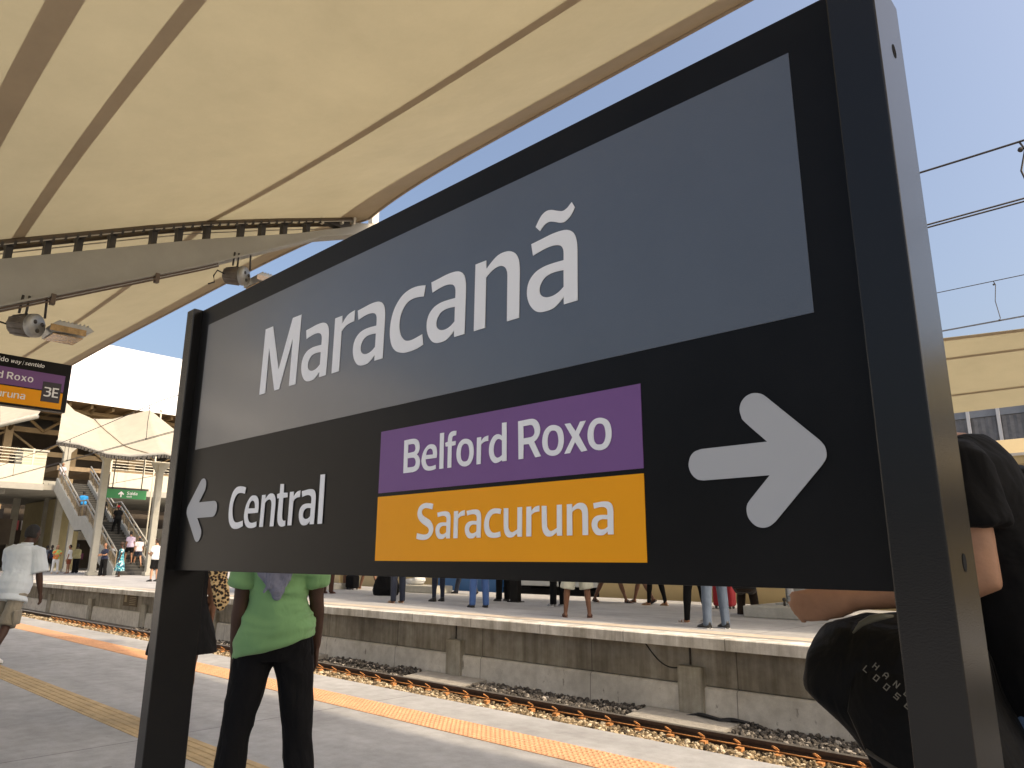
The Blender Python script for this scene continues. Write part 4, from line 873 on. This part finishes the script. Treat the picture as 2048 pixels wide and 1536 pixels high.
    # hair
    if hair and hair[0] != 'bald':
        hm = M('hair %.3f' % hair[1][0], hair[1], .75, .35, 60, .5, 120); q = MB()
        if hair[0] in ('short', 'afro', 'long'):
            g = {'short': 1.035, 'afro': 1.16, 'long': 1.1}[hair[0]]
            full = MB(); full.ball((0, 0, 0), (1, 1, 1), 22, 16); kv = {}
            fs = []
            for f in full.f:
                c = sum((full.v[i] for i in f), Vector())/len(f)
                if c.z > .42+.35*max(0, c.y) or (c.y < .1 and c.z > -.5): fs.append(f)
            q.add([hc+HX*p.x*.079*s*g+HF*(p.y*.101*g-.006)*s+U*(p.z*.121*g+.004)*s for p in full.v], fs, True)
            if hair[0] == 'long': q.loft([(hc-HF*.075*s+U*z*s, HX*a*s, HF*b*s) for z, a, b in ((.03, .07, .04), (-.06, .085, .045), (-.16, .09, .04), (-.27, .07, .03), (-.31, .03, .02))], 12)
            if hair[0] == 'long': put(remesh(q, .016, 2), 'hair', hm, o)
            else: raw(q, 'hair', hm, o)
        if hair[0] in ('cap', 'bun'):
            q.loft([(hc+U*z*s-HF*.005*s, HX*a*s, HF*b*s) for z, a, b in ((-.02, .080, .100), (.03, .085, .106), (.08, .076, .094), (.115, .05, .06), (.128, .015, .02))], 16)
            if hair[0] == 'cap': q.loft([(hc+U*.03*s+HF*(.09+.03*k)*s, HX*(.075-.014*k)*s, U*.006*s) for k in range(4)], 10)
            else: q.ball(hc-HF*.10*s+U*.06*s, .04*s)
            raw(q, 'cap' if hair[0] == 'cap' else 'hair', hm, o)
    # clothes
    res = {'o': o, 'T': T, 'U': U, 'F': F, 'JT': JT, 'LG': LG, 'hc': hc, 's': s, 'P': P}
    if top:
        kind, mt, hem, e = top[:4]; q = MB()
        rows = [r for r in TR if r[0] >= hem+.02]; a0 = TR[1] if hem < 0 else min(TR, key=lambda r: abs(r[0]-hem))
        be = (bot[2]+.012 if bot and hem < 0 else 0)
        rg = [(hem, max(a0[1], .15)+e*1.1+be, max(a0[2], .11)+e*1.2+be, a0[3]), (hem+.03, max(a0[1], .15)+e+be, max(a0[2], .11)+e*1.15+be, a0[3])]+[(d, a+e+(be if d < .1 else be*.5 if d < .2 else 0), b+e+(be if d < .1 else be*.6 if d < .2 else 0), y) for d, a, b, y in rows if d > hem+.04]+[(.56, .075+e*.6, .070+e*.5, -.01)]
        q.loft([(T(d, y), X*a*s, F*b*s) for d, a, b, y in rg], 20)
        for (S, E, W, up, fo), sd in zip(JT, (-1, 1)):
            c = S+Vector((-sd*.05*s, 0, .012*s))
            if kind == 'tee': limb(q, [c, S, S.lerp(E, .3), S.lerp(E, .68 if h < 1.9 else .56)], [(.056+e*.7)*s, (.063+e*.8)*s, (.060+e)*s, (.058+e*1.25)*s])
            elif kind == 'elbow': limb(q, [c, S, S.lerp(E, .4), S.lerp(E, .93)], [(.058+e*.7)*s, (.066+e*.8)*s, (.064+e)*s, (.066+e*1.3)*s])
            elif kind == 'long': limb(q, [c, S, S.lerp(E, .5), E, E.lerp(W, .5), E.lerp(W, .96)], [r*s for r in (.06, .07, .06, .055, .050, .044)])
        put(remesh(q, vox, 3, fold*(2.1 if zf else 1), 5 if zf else 9, seed, None, zf), 'shirt', mt, o)
    if bot:
        kind, mt, e, flare = bot[:4]; q = MB()
        if kind in ('trousers', 'shorts'):
            q.loft([(T(d, y), X*(a+e)*s, F*(b+e)*s) for d, a, b, y in [r for r in TR if r[0] < .15]], 18)
            fr = bot[4] if kind == 'shorts' else 1
            for Hh, K, A, *_ in LG:
                pts = [Hh+Vector((0, 0, .05*s)), Hh.lerp(K, .15), Hh.lerp(K, .55), K.lerp(Hh, .02)]; rr = [.086+e, .092+e, .079+e, .060+e*1.2]
                if kind == 'trousers': pts += [K.lerp(A, .3), K.lerp(A, .65), A+Vector((0, 0, -.045*s))]; rr += [.060+e*1.1, .050+e*1.2+flare*.4, .046+e*1.3+flare]
                else:
                    pts[3] = Hh.lerp(K, fr); rr[3] = .070+e*1.6+flare
                    if fr > 1: pts[3] = K.lerp(A, fr-1); rr[3] = .068+e*1.6+flare
                limb(q, pts, [r*s for r in rr], 14)
            put(remesh(q, vox, 3, fold, 8, seed+3), kind, mt, o)
        else:
            hemz = bot[4]; w0, d0 = (.155, .105) if kind == 'skirt' else (.16, .11); td = .14 if kind == 'skirt' else .5; rg = []
            if kind == 'dress': rg += [(T(d, y), X*(a+.02)*s, F*(b+.02)*s) for d, a, b, y in TR[::-1] if .1 < d <= .5]
            pw = T(.12); bt = Vector((0, .0, hemz))
            for t, fl in ((0, 0), (.25, .03), (.6, .03+flare*.6), (1, .03+flare)): c = pw.lerp(bt, t); rg.append((c, X*(w0+fl+e)*s, Vector((0, 1, 0))*(d0+fl+e)*s))
            q.loft(rg, 22)
            if kind == 'dress' and len(bot) > 5:
                for (S, E, W, up, fo), sd in zip(JT, (-1, 1)): limb(q, [S+Vector((-sd*.05*s, 0, 0)), S, S.lerp(E, .6)], [.07*s, .08*s, .085*s])
            put(remesh(q, vox, 2, max(fold, .006), 10, seed+5), kind, mt, o)
    if shoe:
        kind, mt = shoe[:2]
        for Hh, K, A, ft, fu, fx, fo_, FR, sd in LG:
            q = MB()
            if kind == 'shoe':
                q.loft([(fo_(y, z+.002), fx*(a+.012)*s, fu*(b+.012)*s) for y, z, a, b in FR]+[(fo_(.205, .016), fx*.012*s, fu*.010*s)], 12); q.loft([(fo_(-.012, .05), fx*.046*s, ft*.05*s), (fo_(-.012, .10), fx*.044*s, ft*.048*s)], 10)
                sl = MB(); sl.loft([(fo_(y, .004), fx*(a+.014)*s, fu*.012*s) for y, z, a, b in FR], 12)
                sh = raw(q, 'shoe', mt, o); raw(sl, 'sole', shoe[2] if len(shoe) > 2 else M('dark sole', (.02, .02, .02), .8), sh)
            else:
                q.loft([(fo_(y, -.002), fx*(a+.010)*s, fu*.011*s) for y, z, a, b in FR], 12)
                for y in (.10, .045): q.loft([(fo_(y+dy, .03 if y < .08 else .026), fx*.044*s, fu*(.044 if y < .08 else .027)*s) for dy in (0, .022)], 12)
                raw(q, 'sandal', mt, o)
    return res

# colours of clothes
black_c = cloth('black cotton', (.0065, .0065, .007)); jean = cloth('blue denim', (.045, .085, .19)); djean = cloth('dark denim', (.02, .025, .042)); gjean = cloth('grey blue denim', (.10, .13, .18))
white_c = cloth('white cotton', (.72, .73, .74)); grey_c = cloth('grey cotton', (.22, .22, .23)); khaki = cloth('khaki twill', (.24, .215, .165)); pale_khaki = cloth('pale khaki twill', (.42, .43, .36))
blk_sh = M('black shoe', (.012, .012, .013), .4); wht_sh = M('white shoe', (.75, .75, .74), .5); brn_sa = M('brown sandal', (.10, .035, .02), .6); tan_sa = M('tan sandal', (.42, .28, .16), .6)
white_sole = M('white sole', (.7, .7, .68), .6)
def opp(px, py): return atZ(px, py, .42)

# --- near platform: man in the green shirt, seen from behind
gf = Vector((-3.60, 2.055, 0))
g = person('man in a green t-shirt and black flared jeans standing behind the sign', gf, 60, 1.74, ((1, 9, 1, 0), (0, 8, 1, 0)), ((-1, 5, 6, 0), (3, 8, 14, 0)), 0, 'dark', ('short', (.010, .009, .008)),
           ('tee', cloth('green jersey', (.20, .375, .165), .35, 6, .1), -.01, .012), ('trousers', cloth('black denim', (.0075, .0075, .0085), .5, 9), .012, .030), ('shoe', blk_sh), .0085, fold=.0075, seed=2, slim=.92, zf=13)
s_, T_ = g['s'], g['T']; q = MB()
for ch in kids(g['o']):
    if ch.name.startswith('shirt'):
        for v in ch.data.vertices:
            k = max(0, min(1, (1.10-v.co.z)/.16)); v.co.z += k*(.26*v.co.x-.012); v.co.y *= 1+.06*k
rg = []
for t, w_, dz, y in ((0, .13, .50, -.115), (.2, .125, .44, -.132), (.45, .10, .37, -.135), (.7, .065, .30, -.130), (.9, .03, .245, -.125), (1, .008, .215, -.122)):
    rg.append((T_(dz, y, -.045+.04*t), Vector((1, 0, 0))*w_*s_, Vector((0, 1, 0))*.012))
q.loft(rg, 16)
rg = [(T_(dz, y, x), Vector((1, 0, .5)).normalized()*w_*s_, Vector((0, 1, 0))*.010) for dz, y, x, w_ in ((.50, -.12, .05, .05), (.42, -.140, .02, .05), (.33, -.145, -.03, .042), (.26, -.140, -.06, .02))]; q.loft(rg, 10)
q.loft([(T_(.56, -.02)+Vector((cos(a)*.095*s_, sin(a)*.09*s_, .01*sin(2*a))), Vector((cos(a), sin(a), 0))*.022, Vector((0, 0, 1))*.028) for a in [i*2*pi/20 for i in range(21)]], 8)
put(remesh(q, .007, 2, .008, 22, 4), 'scarf', cloth('grey blue checked scarf', (.17, .18, .24), .6, 14, .45), g['o'])
q = MB(); q.loft([(T_(.06, -.02, .175), Vector((.012, 0, 0)), Vector((0, .03, 0))), (T_(-.06, -.02, .19), Vector((.016, 0, 0)), Vector((0, .036, 0))), (T_(-.085, -.02, .19), Vector((.01, 0, 0)), Vector((0, .025, 0)))], 10); raw(q, 'hip_pouch', black_c, g['o'])

# --- man in the white shirt walking away at the left
wp = atZ(22, 1330, 0); 
wm = person('man in a loose white shirt and khaki cargo shorts walking away at the left edge', Vector((-11.35, 2.70, 0)), 45, 1.80, ((-4, 3, 10, 0), (-21, 1, 12, -14)), ((30, 10, 20, 0), (-4, 12, 10, 0)), 14, 'dark', ('short', (.010, .009, .009)),
            ('elbow', cloth('white poplin', (.60, .66, .70), .4, 5, .06), -.16, .032), ('shorts', khaki, .010, .02, 1.12), ('shoe', wht_sh, white_sole), .0095, fold=.0048, seed=6, head=-10, slim=.96, zf=7, hf=.03)
LGw = wm['LG'][1]; q = MB(); c = LGw[0].lerp(LGw[1], .85)+Vector((.10, -.02, 0)); q.box(c, (.03, .15, .17)); put(remesh(q, .012, 2, .004, 12), 'cargo_pocket', khaki, wm['o'])
q = MB(); hc, U_, F_ = wm['hc'], wm['U'], wm['F']
q.loft([(wm['T'](.575, -.005), Vector((.075, 0, 0)), Vector((0, .075, .0))), (wm['T'](.60, -.005), Vector((.07, 0, 0)), Vector((0, .07, 0)))], 18); raw(q, 'collar', cloth('white poplin', (0, 0, 0)), wm['o'])

# --- woman in black between the left post and the green shirt
dwp = atY(364, 1300, 2.75); dwp.z = 0
dw = person('woman in a long black skirt with a leopard print wrap behind the left post', dwp, 70, 1.66, ((0, 0, 2, 0), (0, -1.5, 2, 0)), HANG, 0, 'brown', ('long', (.012, .01, .009)), ('tank', black_c, .0, .014), ('skirt', black_c, .01, .10, .56), ('sandal', blk_sh), .014, fold=.004, seed=8)
lc = [atY(433, 1105, 2.62), atY(437, 1150, 2.62), atY(441, 1180, 2.62), atY(443, 1205, 2.62), atY(441, 1220, 2.62)]
q = MB(); dirv = Vector((.55, .83, 0)).normalized()
q.loft([(c, dirv*w_, Vector((.05, -.03, 0))*.35) for c, w_ in zip(lc, (.075, .068, .062, .056, .02))], 14)
im = TM[dw['o'].name].inverted(); q.v = [im @ p for p in q.v]
put(remesh(q, .009, 2, .006, 16), 'leopard_wrap', spotted('leopard print', [(.012, .009, .006), (.46, (.16, .07, .025)), (.54, (.50, .36, .17)), (.75, (.60, .45, .25))], 48), dw['o'])

# --- man with the backpack on his chest behind the right post
rp = Vector((-.315, 2.2, 0))
rm = person('man in a black t-shirt behind the right post hugging a backpack to his chest', rp, 96, 1.96, STAND, ((-14, 6, 88, .02), (20, 6, 85, .5)), 15, 'tan', ('short', (.012, .010, .009)),
            ('tee', black_c, -.05, .022), ('trousers', cloth('washed blue denim', (.10, .16, .27)), .02, .01), ('shoe', blk_sh), .0095, fold=.006, seed=9, slim=1.08, hf=.15, ual=.82)
bpk = thing('backpack', (-.72, 1.9, .5), 'big black backpack with white lettering held in front of the man at the right', 'backpack')
q = MB(); cx = -.56
ring = [(.58, .06, .08, .15), (.64, .11, .13, .14), (.76, .125, .16, .13), (.87, .135, .17, .11), (.95, .155, .18, .065), (1.03, .182, .185, 0), (1.10, .175, .175, 0), (1.16, .145, .14, .01), (1.19, .08, .08, .03)]
def bpt(z, a, b, dx, ang): 
    c_, s2 = cos(ang), sin(ang); k = .55
    return Vector((cx+dx+a*math.copysign(abs(c_)**k, c_), 1.90+b*math.copysign(abs(s2)**k, s2)*1.0, z))
n = 28; q.add([bpt(z, a, b, dx, 2*pi*j/n) for z, a, b, dx in ring for j in range(n)], [(i*n+j, i*n+(j+1) % n, (i+1)*n+(j+1) % n, (i+1)*n+j) for i in range(len(ring)-1) for j in range(n)]+[tuple(range(n))[::-1], tuple(range((len(ring)-1)*n, len(ring)*n))], True)
q2 = MB(); q2.v = [TM[bpk.name].inverted() @ p for p in q.v]; q2.f = q.f; q2.smooth = q.smooth
put(remesh(q2, .011, 3, .007, 9, 3), 'bag', cloth('black nylon', (.0045, .0045, .0048), .5, 8, .3, rough=.65), bpk)
q = MB(); q.loft([(Vector((cx+.05, 1.735, 1.10)), Vector((.09, 0, .0)), Vector((0, .02, .02))), (Vector((cx+.06, 1.71, 1.0)), Vector((.115, 0, 0)), Vector((0, .03, 0))), (Vector((cx+.12, 1.715, .80)), Vector((.10, 0, 0)), Vector((0, .03, 0))), (Vector((cx+.14, 1.74, .68)), Vector((.08, 0, 0)), Vector((0, .02, 0)))], 18)
q.build('front_pocket', cloth('black nylon', (0, 0, 0)), bpk)
q = MB(); q.tube([atY(1706, 1266, 1.70), atY(1722, 1248, 1.695), atY(1742, 1238, 1.695), atY(1764, 1233, 1.70), atY(1786, 1232, 1.72)], [.002, .006, .008, .007, .003], 8); q.build('trim', M('olive grey piping', (.09, .085, .06), .6), bpk)
q = MB(); q.tube([(cx-.02, 1.70, .93), (cx+.08, 1.678, .89), (cx+.18, 1.69, .84)], .006, 6); q.build('zip', M('dark steel', (0, 0, 0)), bpk)
tc0 = atY(1744, 1334, 1.662); ud = (atY(1792, 1376, 1.662)-tc0).normalized(); vd = ud.cross(Vector((0, -1, 0))); vd = -vd if vd.z < 0 else vd
bx = face_xf(tc0, ud, vd); lm = M('grey bag lettering', (.16, .15, .12), .6)
u1 = 1/ (1); sc_ = .0018
letters('lettering', [(c, i*.0235, 0, sc_, 1) for i, c in enumerate('HANG')]+[(c, -.010+i*.0235, -.018, sc_, 1) for i, c in enumerate('LOOSE')], bx, lm, bpk, _B)
b2 = thing('backpack', (-.12, 2.15, 1.0), 'black bag slung on the back of the man at the right edge', 'backpack')
q = MB(); q.loft([(Vector((-.29+dx, 2.36, z)), Vector((a, 0, 0)), Vector((0, b, 0))) for z, a, b, dx in ((.93, .05, .08, 0), (.98, .11, .12, 0), (1.15, .15, .14, .01), (1.35, .15, .14, .01), (1.46, .12, .11, -.02), (1.54, .07, .08, -.05), (1.565, .03, .04, -.07))], 18); q.v = [TM[b2.name].inverted() @ p for p in q.v]
put(remesh(q, .014, 3, .005, 9, 5), 'bag', cloth('black nylon', (0, 0, 0)), b2)
q = MB(); q.tube([(-.22, 2.22, .98), (-.29, 2.2, .94), (-.34, 2.18, .93), (-.38, 2.17, .93)], .012, 6); q.build('strap', cloth('black nylon', (0, 0, 0)), b2)

# --- far platform, legs under the sign, left to right
def tee(c, nm): return ('tee', cloth(nm, c), -.03, .014)
person('person in brown trousers seen just right of the green shirt', opp(655, 1187), 20, 1.72, STAND, sk='dark', top=tee((.30, .30, .30), 'ash tee'), bot=('trousers', cloth('brown trousers', (.06, .028, .02)), .015, .0), shoe=('sandal', brn_sa), seed=11)
person('person in grey shorts beside the black suitcase', opp(694, 1178), 200, 1.70, STAND, sk='brown', top=tee((.4, .1, .1), 'red tee'), bot=('shorts', grey_c, .02, .01, 1.0), shoe=('shoe', wht_sh), seed=12)
person('person with bare legs and flip-flops turned left', opp(737, 1178), 90, 1.68, STEP, sk='brown', top=tee((.1, .2, .35), 'teal tee'), bot=('shorts', cloth('olive shorts', (.09, .10, .05)), .02, .0, .9), shoe=('sandal', tan_sa), seed=13)
person('person in very dark jeans and gold sandals at the sunlit edge', opp(795, 1206), 80, 1.74, CLOSE, sk='brown', top=tee((.5, .5, .5), 'pale tee'), bot=('trousers', djean, .014, .0), shoe=('sandal', tan_sa), seed=14)
person('person in white sitting low on the pale kerb', opp(838, 1184), 100, 1.66, ((88, 6, 80, 0), (70, 8, 70, 0)), BENT, 8, 'brown', top=('long', white_c, -.03, .018), bot=('trousers', white_c, .02, .01), shoe=('sandal', brn_sa), pz=.30, seed=15)
person('person in black jeans and flat shoes standing centre left under the sign', opp(876, 1203), 75, 1.70, CLOSE, sk='mid', top=tee((.05, .2, .1), 'forest tee'), bot=('trousers', djean, .006, -.006), shoe=('shoe', blk_sh), seed=16)
person('person walking in dark trousers before the blue train panel', opp(931, 1188), 80, 1.72, STEP, SWING, sk='brown', top=tee((.3, .25, .1), 'mustard tee'), bot=('trousers', djean, .014, .0), shoe=('shoe', blk_sh), seed=17)
person('person in bright blue jeans with dark shoes', opp(958, 1215), 60, 1.74, STAND, sk='mid', top=tee((.45, .45, .48), 'light tee'), bot=('trousers', cloth('bright blue denim', (.06, .12, .30)), .016, .0), shoe=('shoe', blk_sh), seed=18)
person('person in black trousers left of the black post', opp(1006, 1202), 70, 1.72, CLOSE, sk='dark', top=tee((.02, .02, .02), 'black tee'), bot=('trousers', black_c, .02, .005), shoe=('shoe', blk_sh), seed=19)
person('person in black trousers with black and white sneakers', opp(1116, 1213), 65, 1.74, CLOSE, sk='brown', top=tee((.3, .05, .05), 'maroon tee'), bot=('trousers', black_c, .016, .004), shoe=('shoe', M('black and white sneaker', (.30, .30, .30), .5, .9, 30), white_sole), seed=20)
person('person in pale green shorts and brown strapped sandals', opp(1155, 1235), 40, 1.76, APART, sk='brown', top=tee((.2, .25, .4), 'blue tee'), bot=('shorts', pale_khaki, .03, .01, 1.12), shoe=('sandal', brn_sa), vox=.018, seed=21)
person('person striding left with bare legs in flip-flops', opp(1222, 1205), 265, 1.70, ((26, 2, 2, 0), (-24, 2, 8, -14)), SWING, sk='brown', top=tee((.1, .1, .12), 'charcoal tee'), bot=('shorts', black_c, .02, .0, .75), shoe=('sandal', blk_sh), seed=22)
person('person stepping with bare crossed legs near the tan train side', opp(1284, 1207), 85, 1.70, STEPB, SWING, sk='brown', top=tee((.5, .4, .1), 'yellow tee'), bot=('shorts', djean, .02, .0, .85), shoe=('sandal', blk_sh), seed=23)
person('slim person in tight black trousers and pale sandals', opp(1313, 1211), 85, 1.66, ((12, 1, 6, 0), (-8, 1, 8, -8)), sk='mid', hair=('long', (.02, .012, .008)), top=tee((.5, .2, .3), 'pink tee'), bot=('trousers', black_c, .004, -.01), shoe=('sandal', tan_sa), seed=24)
person('person in black leggings and flip-flops at the right of the pair', opp(1393, 1246), 75, 1.64, ((6, 5, 4, 0), (-6, 6, 2, 0)), sk='mid', hair=('long', (.03, .015, .008)), top=tee((.05, .05, .06), 'slate tee'), bot=('trousers', black_c, .008, -.008), shoe=('sandal', M('white sandal', (.6, .55, .5), .6)), seed=25)
person('person in faded grey blue jeans with turned up hems', opp(1433, 1257), 60, 1.74, STAND, sk='mid', top=tee((.25, .25, .27), 'steel tee'), bot=('trousers', gjean, .012, .0), shoe=('shoe', blk_sh, white_sole), vox=.018, seed=26)
person('person in dark brown trousers sitting on the pale block', opp(1492, 1232), 20, 1.70, ((80, 7, 82, 0), (82, 9, 78, 0)), BENT, 6, 'brown', top=('tee', cloth('black printed tee', (.02, .02, .022)), -.03, .02), bot=('trousers', cloth('dark brown trousers', (.03, .02, .014)), .02, .0), shoe=('sandal', brn_sa), pz=.46, seed=27)
def bagbox(name, label, cat, c, d, mt, hdl=True):
    o = thing(name, (c.x, c.y, c.z), label, cat); q = MB(); q.mm((c.x-d[0]/2, c.y-d[1]/2, c.z+.04), (c.x+d[0]/2, c.y+d[1]/2, c.z+d[2])); q.build('case', mt, o, min(d)*.22, 4)
    q = MB()
    for a in (-1, 1):
        for b in (-1, 1): q.ball((c.x+a*d[0]*.36, c.y+b*d[1]*.3, c.z+.025), .028)
    q.build('wheel', dark_steel, o)
    if hdl: q = MB(); q.tube([(c.x-d[0]*.25, c.y, c.z+d[2]-.02), (c.x-d[0]*.25, c.y, c.z+d[2]+.16), (c.x+d[0]*.25, c.y, c.z+d[2]+.16), (c.x+d[0]*.25, c.y, c.z+d[2]-.02)], .012, 6); q.build('handle', dark_steel, o)
bagbox('suitcase', 'small black wheeled suitcase on the far platform', 'suitcase', opp(704, 1179), (.42, .25, .42), black_c)
bagbox('travel_bag', 'red bag standing behind the faded grey blue jeans', 'bag', opp(1450, 1217), (.40, .25, .55), cloth('red nylon', (.35, .03, .04)))
c = opp(772, 1191); o = thing('travel_bag', c, 'big soft black bag slumped on the floor beside dark jeans', 'bag')
q = MB(); q.loft([(Vector((0, 0, z)), Vector((a, .1, 0)), Vector((0, b, 0))) for z, a, b in ((.01, .30, .2), (.15, .34, .24), (.35, .26, .2), (.5, .18, .14), (.56, .06, .05))], 18); put(remesh(q, .025, 3, .02, 5, 2), 'bag', black_c, o)
c = opp(862, 1186); q = MB(); q.mm((c.x-.9, c.y-.25, .42), (c.x+.5, c.y+.35, .62)); tag(q.build('kerb_block', M('pale concrete block', (0, 0, 0)), None, .02), 'low pale concrete block the person in white sits on', 'block')

# --- people by the stairs at the left
person('woman in an orange and lime top and white trousers lit by the sun', opp(108, 1147), 270, 1.66, ((4, 5, 2, 0), (-2, 5, 2, 0)), BENT, 0, 'tan', ('long', (.16, .07, .03)), ('tee', spotted('orange lime print', [(.75, .22, .05), (.47, (.30, .62, .25)), (.56, (.65, .55, .12))], 5, 'n'), -.05, .016), ('trousers', white_c, .012, .0), ('sandal', tan_sa), .03, seed=31)
person('person in black with a yellowish jacket and black shoulder bag', opp(149, 1146), 100, 1.74, CLOSE, BENT, 0, 'dark', ('short', (.01, .01, .01)), ('long', cloth('yellow grey jacket', (.36, .32, .16)), -.05, .03), ('trousers', black_c, .03, .02), ('shoe', blk_sh), .03, seed=32)
person('person with bare legs in a pale shirt left of the yellowish jacket', opp(134, 1147), 150, 1.66, STAND, HANG, 0, 'mid', ('short', (.02, .012, .01)), ('tee', white_c, -.04, .02), ('shorts', cloth('rust shorts', (.22, .06, .03)), .02, .0, .8), ('sandal', brn_sa), .03, seed=33)
person('person in a dark grey shirt standing furthest left by the grey column', opp(88, 1143), 60, 1.72, STAND, HANG, 0, 'dark', ('short', (.01, .01, .01)), ('tee', cloth('dusty blue shirt', (.12, .14, .18)), -.05, .02), ('trousers', djean, .02, .0), ('shoe', blk_sh), .03, seed=34)
person('person in navy clothes between the grey shirt and the orange top', opp(98, 1143), 120, 1.74, STAND, HANG, 0, 'dark', ('short', (.01, .01, .01)), ('tee', cloth('navy shirt', (.015, .02, .045)), -.05, .02), ('trousers', black_c, .02, .0), ('shoe', blk_sh), .03, seed=35)
person('woman in a dark navy top and wide black trousers at the stair foot', opp(204, 1152), 200, 1.66, APART, BENT, 0, 'mid', ('long', (.01, .008, .008)), ('tee', cloth('navy shirt', (0, 0, 0)), -.03, .016), ('trousers', black_c, .03, .03), ('sandal', blk_sh), .028, seed=36)
person('person in a white t-shirt and black trousers facing the navy top', opp(218, 1149), 130, 1.72, CLOSE, BENT, 0, 'mid', ('short', (.01, .008, .008)), ('tee', white_c, -.04, .018), ('trousers', black_c, .012, .0), ('shoe', blk_sh), .028, seed=37)
person('woman in a long blue and white patterned dress by the stairs', opp(237, 1154), 160, 1.68, CLOSE, HANG, 0, 'dark', ('bun', (.03, .015, .01)), None, ('dress', spotted('blue leaf print', [(.02, .06, .11), (.45, (.05, .30, .36)), (.56, (.50, .58, .55))], 9, 'n'), .02, .09, .28, 1), ('sandal', blk_sh), .026, seed=38)
person('person in a lilac shirt and black shorts walking up the first steps', Vector((-44.0, 15.75, .42+.16*4)), 95, 1.74, ((30, 3, 30, 0), (-4, 3, 4, 0)), HANG, 5, 'mid', ('short', (.01, .008, .008)), ('tee', cloth('lilac shirt', (.48, .40, .52)), -.06, .02), ('shorts', black_c, .02, .0, .8), ('sandal', brn_sa), .028, seed=39)
person('person in a white vest beside the lilac shirt on the first steps', Vector((-43.8, 16.15, .42+.16*3)), 85, 1.68, STEP, HANG, 4, 'tan', ('long', (.01, .008, .008)), ('tee', cloth('pale pink vest', (.62, .55, .58)), -.04, .014), ('shorts', djean, .02, .0, .7), ('sandal', tan_sa), .028, seed=40)
person('person in black with a red cap climbing the middle of the stairs', Vector((-47.2, 16.0, .42+.16*14)), 95, 1.76, ((30, 3, 30, 0), (-4, 3, 4, 0)), HANG, 6, 'dark', ('cap', (.50, .03, .03)), ('tee', black_c, -.05, .025), ('trousers', black_c, .02, .0), ('shoe', blk_sh), .028, seed=41)
person('person in a bright blue shirt near the top of the stairs', Vector((-51.2, 15.2, .42+.16*21)), 90, 1.72, STEP, HANG, 4, 'dark', ('short', (.01, .01, .01)), ('tee', cloth('bright blue shirt', (.03, .25, .60)), -.06, .03), ('trousers', djean, .02, .0), ('shoe', blk_sh), .03, seed=42)
person('person in dark clothes high on the right side of the stairs', Vector((-50.6, 16.15, .42+.16*19)), 90, 1.72, STEP, HANG, 4, 'dark', ('short', (.01, .01, .01)), ('tee', black_c, -.06, .03), ('trousers', black_c, .02, .0), ('shoe', blk_sh), .03, seed=43)
person('person in a pale pink top up on the footbridge landing', Vector((-56.5, 15.2, 6.02)), 270, 1.66, STAND, HANG, 0, 'mid', ('long', (.02, .012, .01)), ('tee', cloth('pale pink vest', (0, 0, 0)), -.04, .02), ('trousers', djean, .015, .0), ('shoe', blk_sh), .03, seed=44)
person('person in a pale top and dark shorts half hidden by the sign post', opp(306, 1163), 110, 1.68, STAND, BENT, 0, 'tan', ('short', (.02, .012, .01)), ('tee', white_c, -.04, .02), ('shorts', black_c, .02, .0, .95), ('shoe', blk_sh), .026, seed=45)
person('person in a white cap far behind the man in the white shirt', opp(33, 1137), 120, 1.72, STAND, HANG, 0, 'mid', ('cap', (.70, .68, .64)), ('tee', cloth('dusty blue shirt', (0, 0, 0)), -.05, .02), ('trousers', djean, .02, .0), ('shoe', blk_sh), .03, seed=46)
person('person with dark hair at the far left edge of the opposite platform', opp(6, 1136), 100, 1.66, STAND, HANG, 0, 'dark', ('short', (.01, .01, .01)), ('tee', cloth('rose shirt', (.4, .1, .12)), -.05, .02), ('trousers', djean, .02, .0), ('shoe', blk_sh), .03, seed=47)
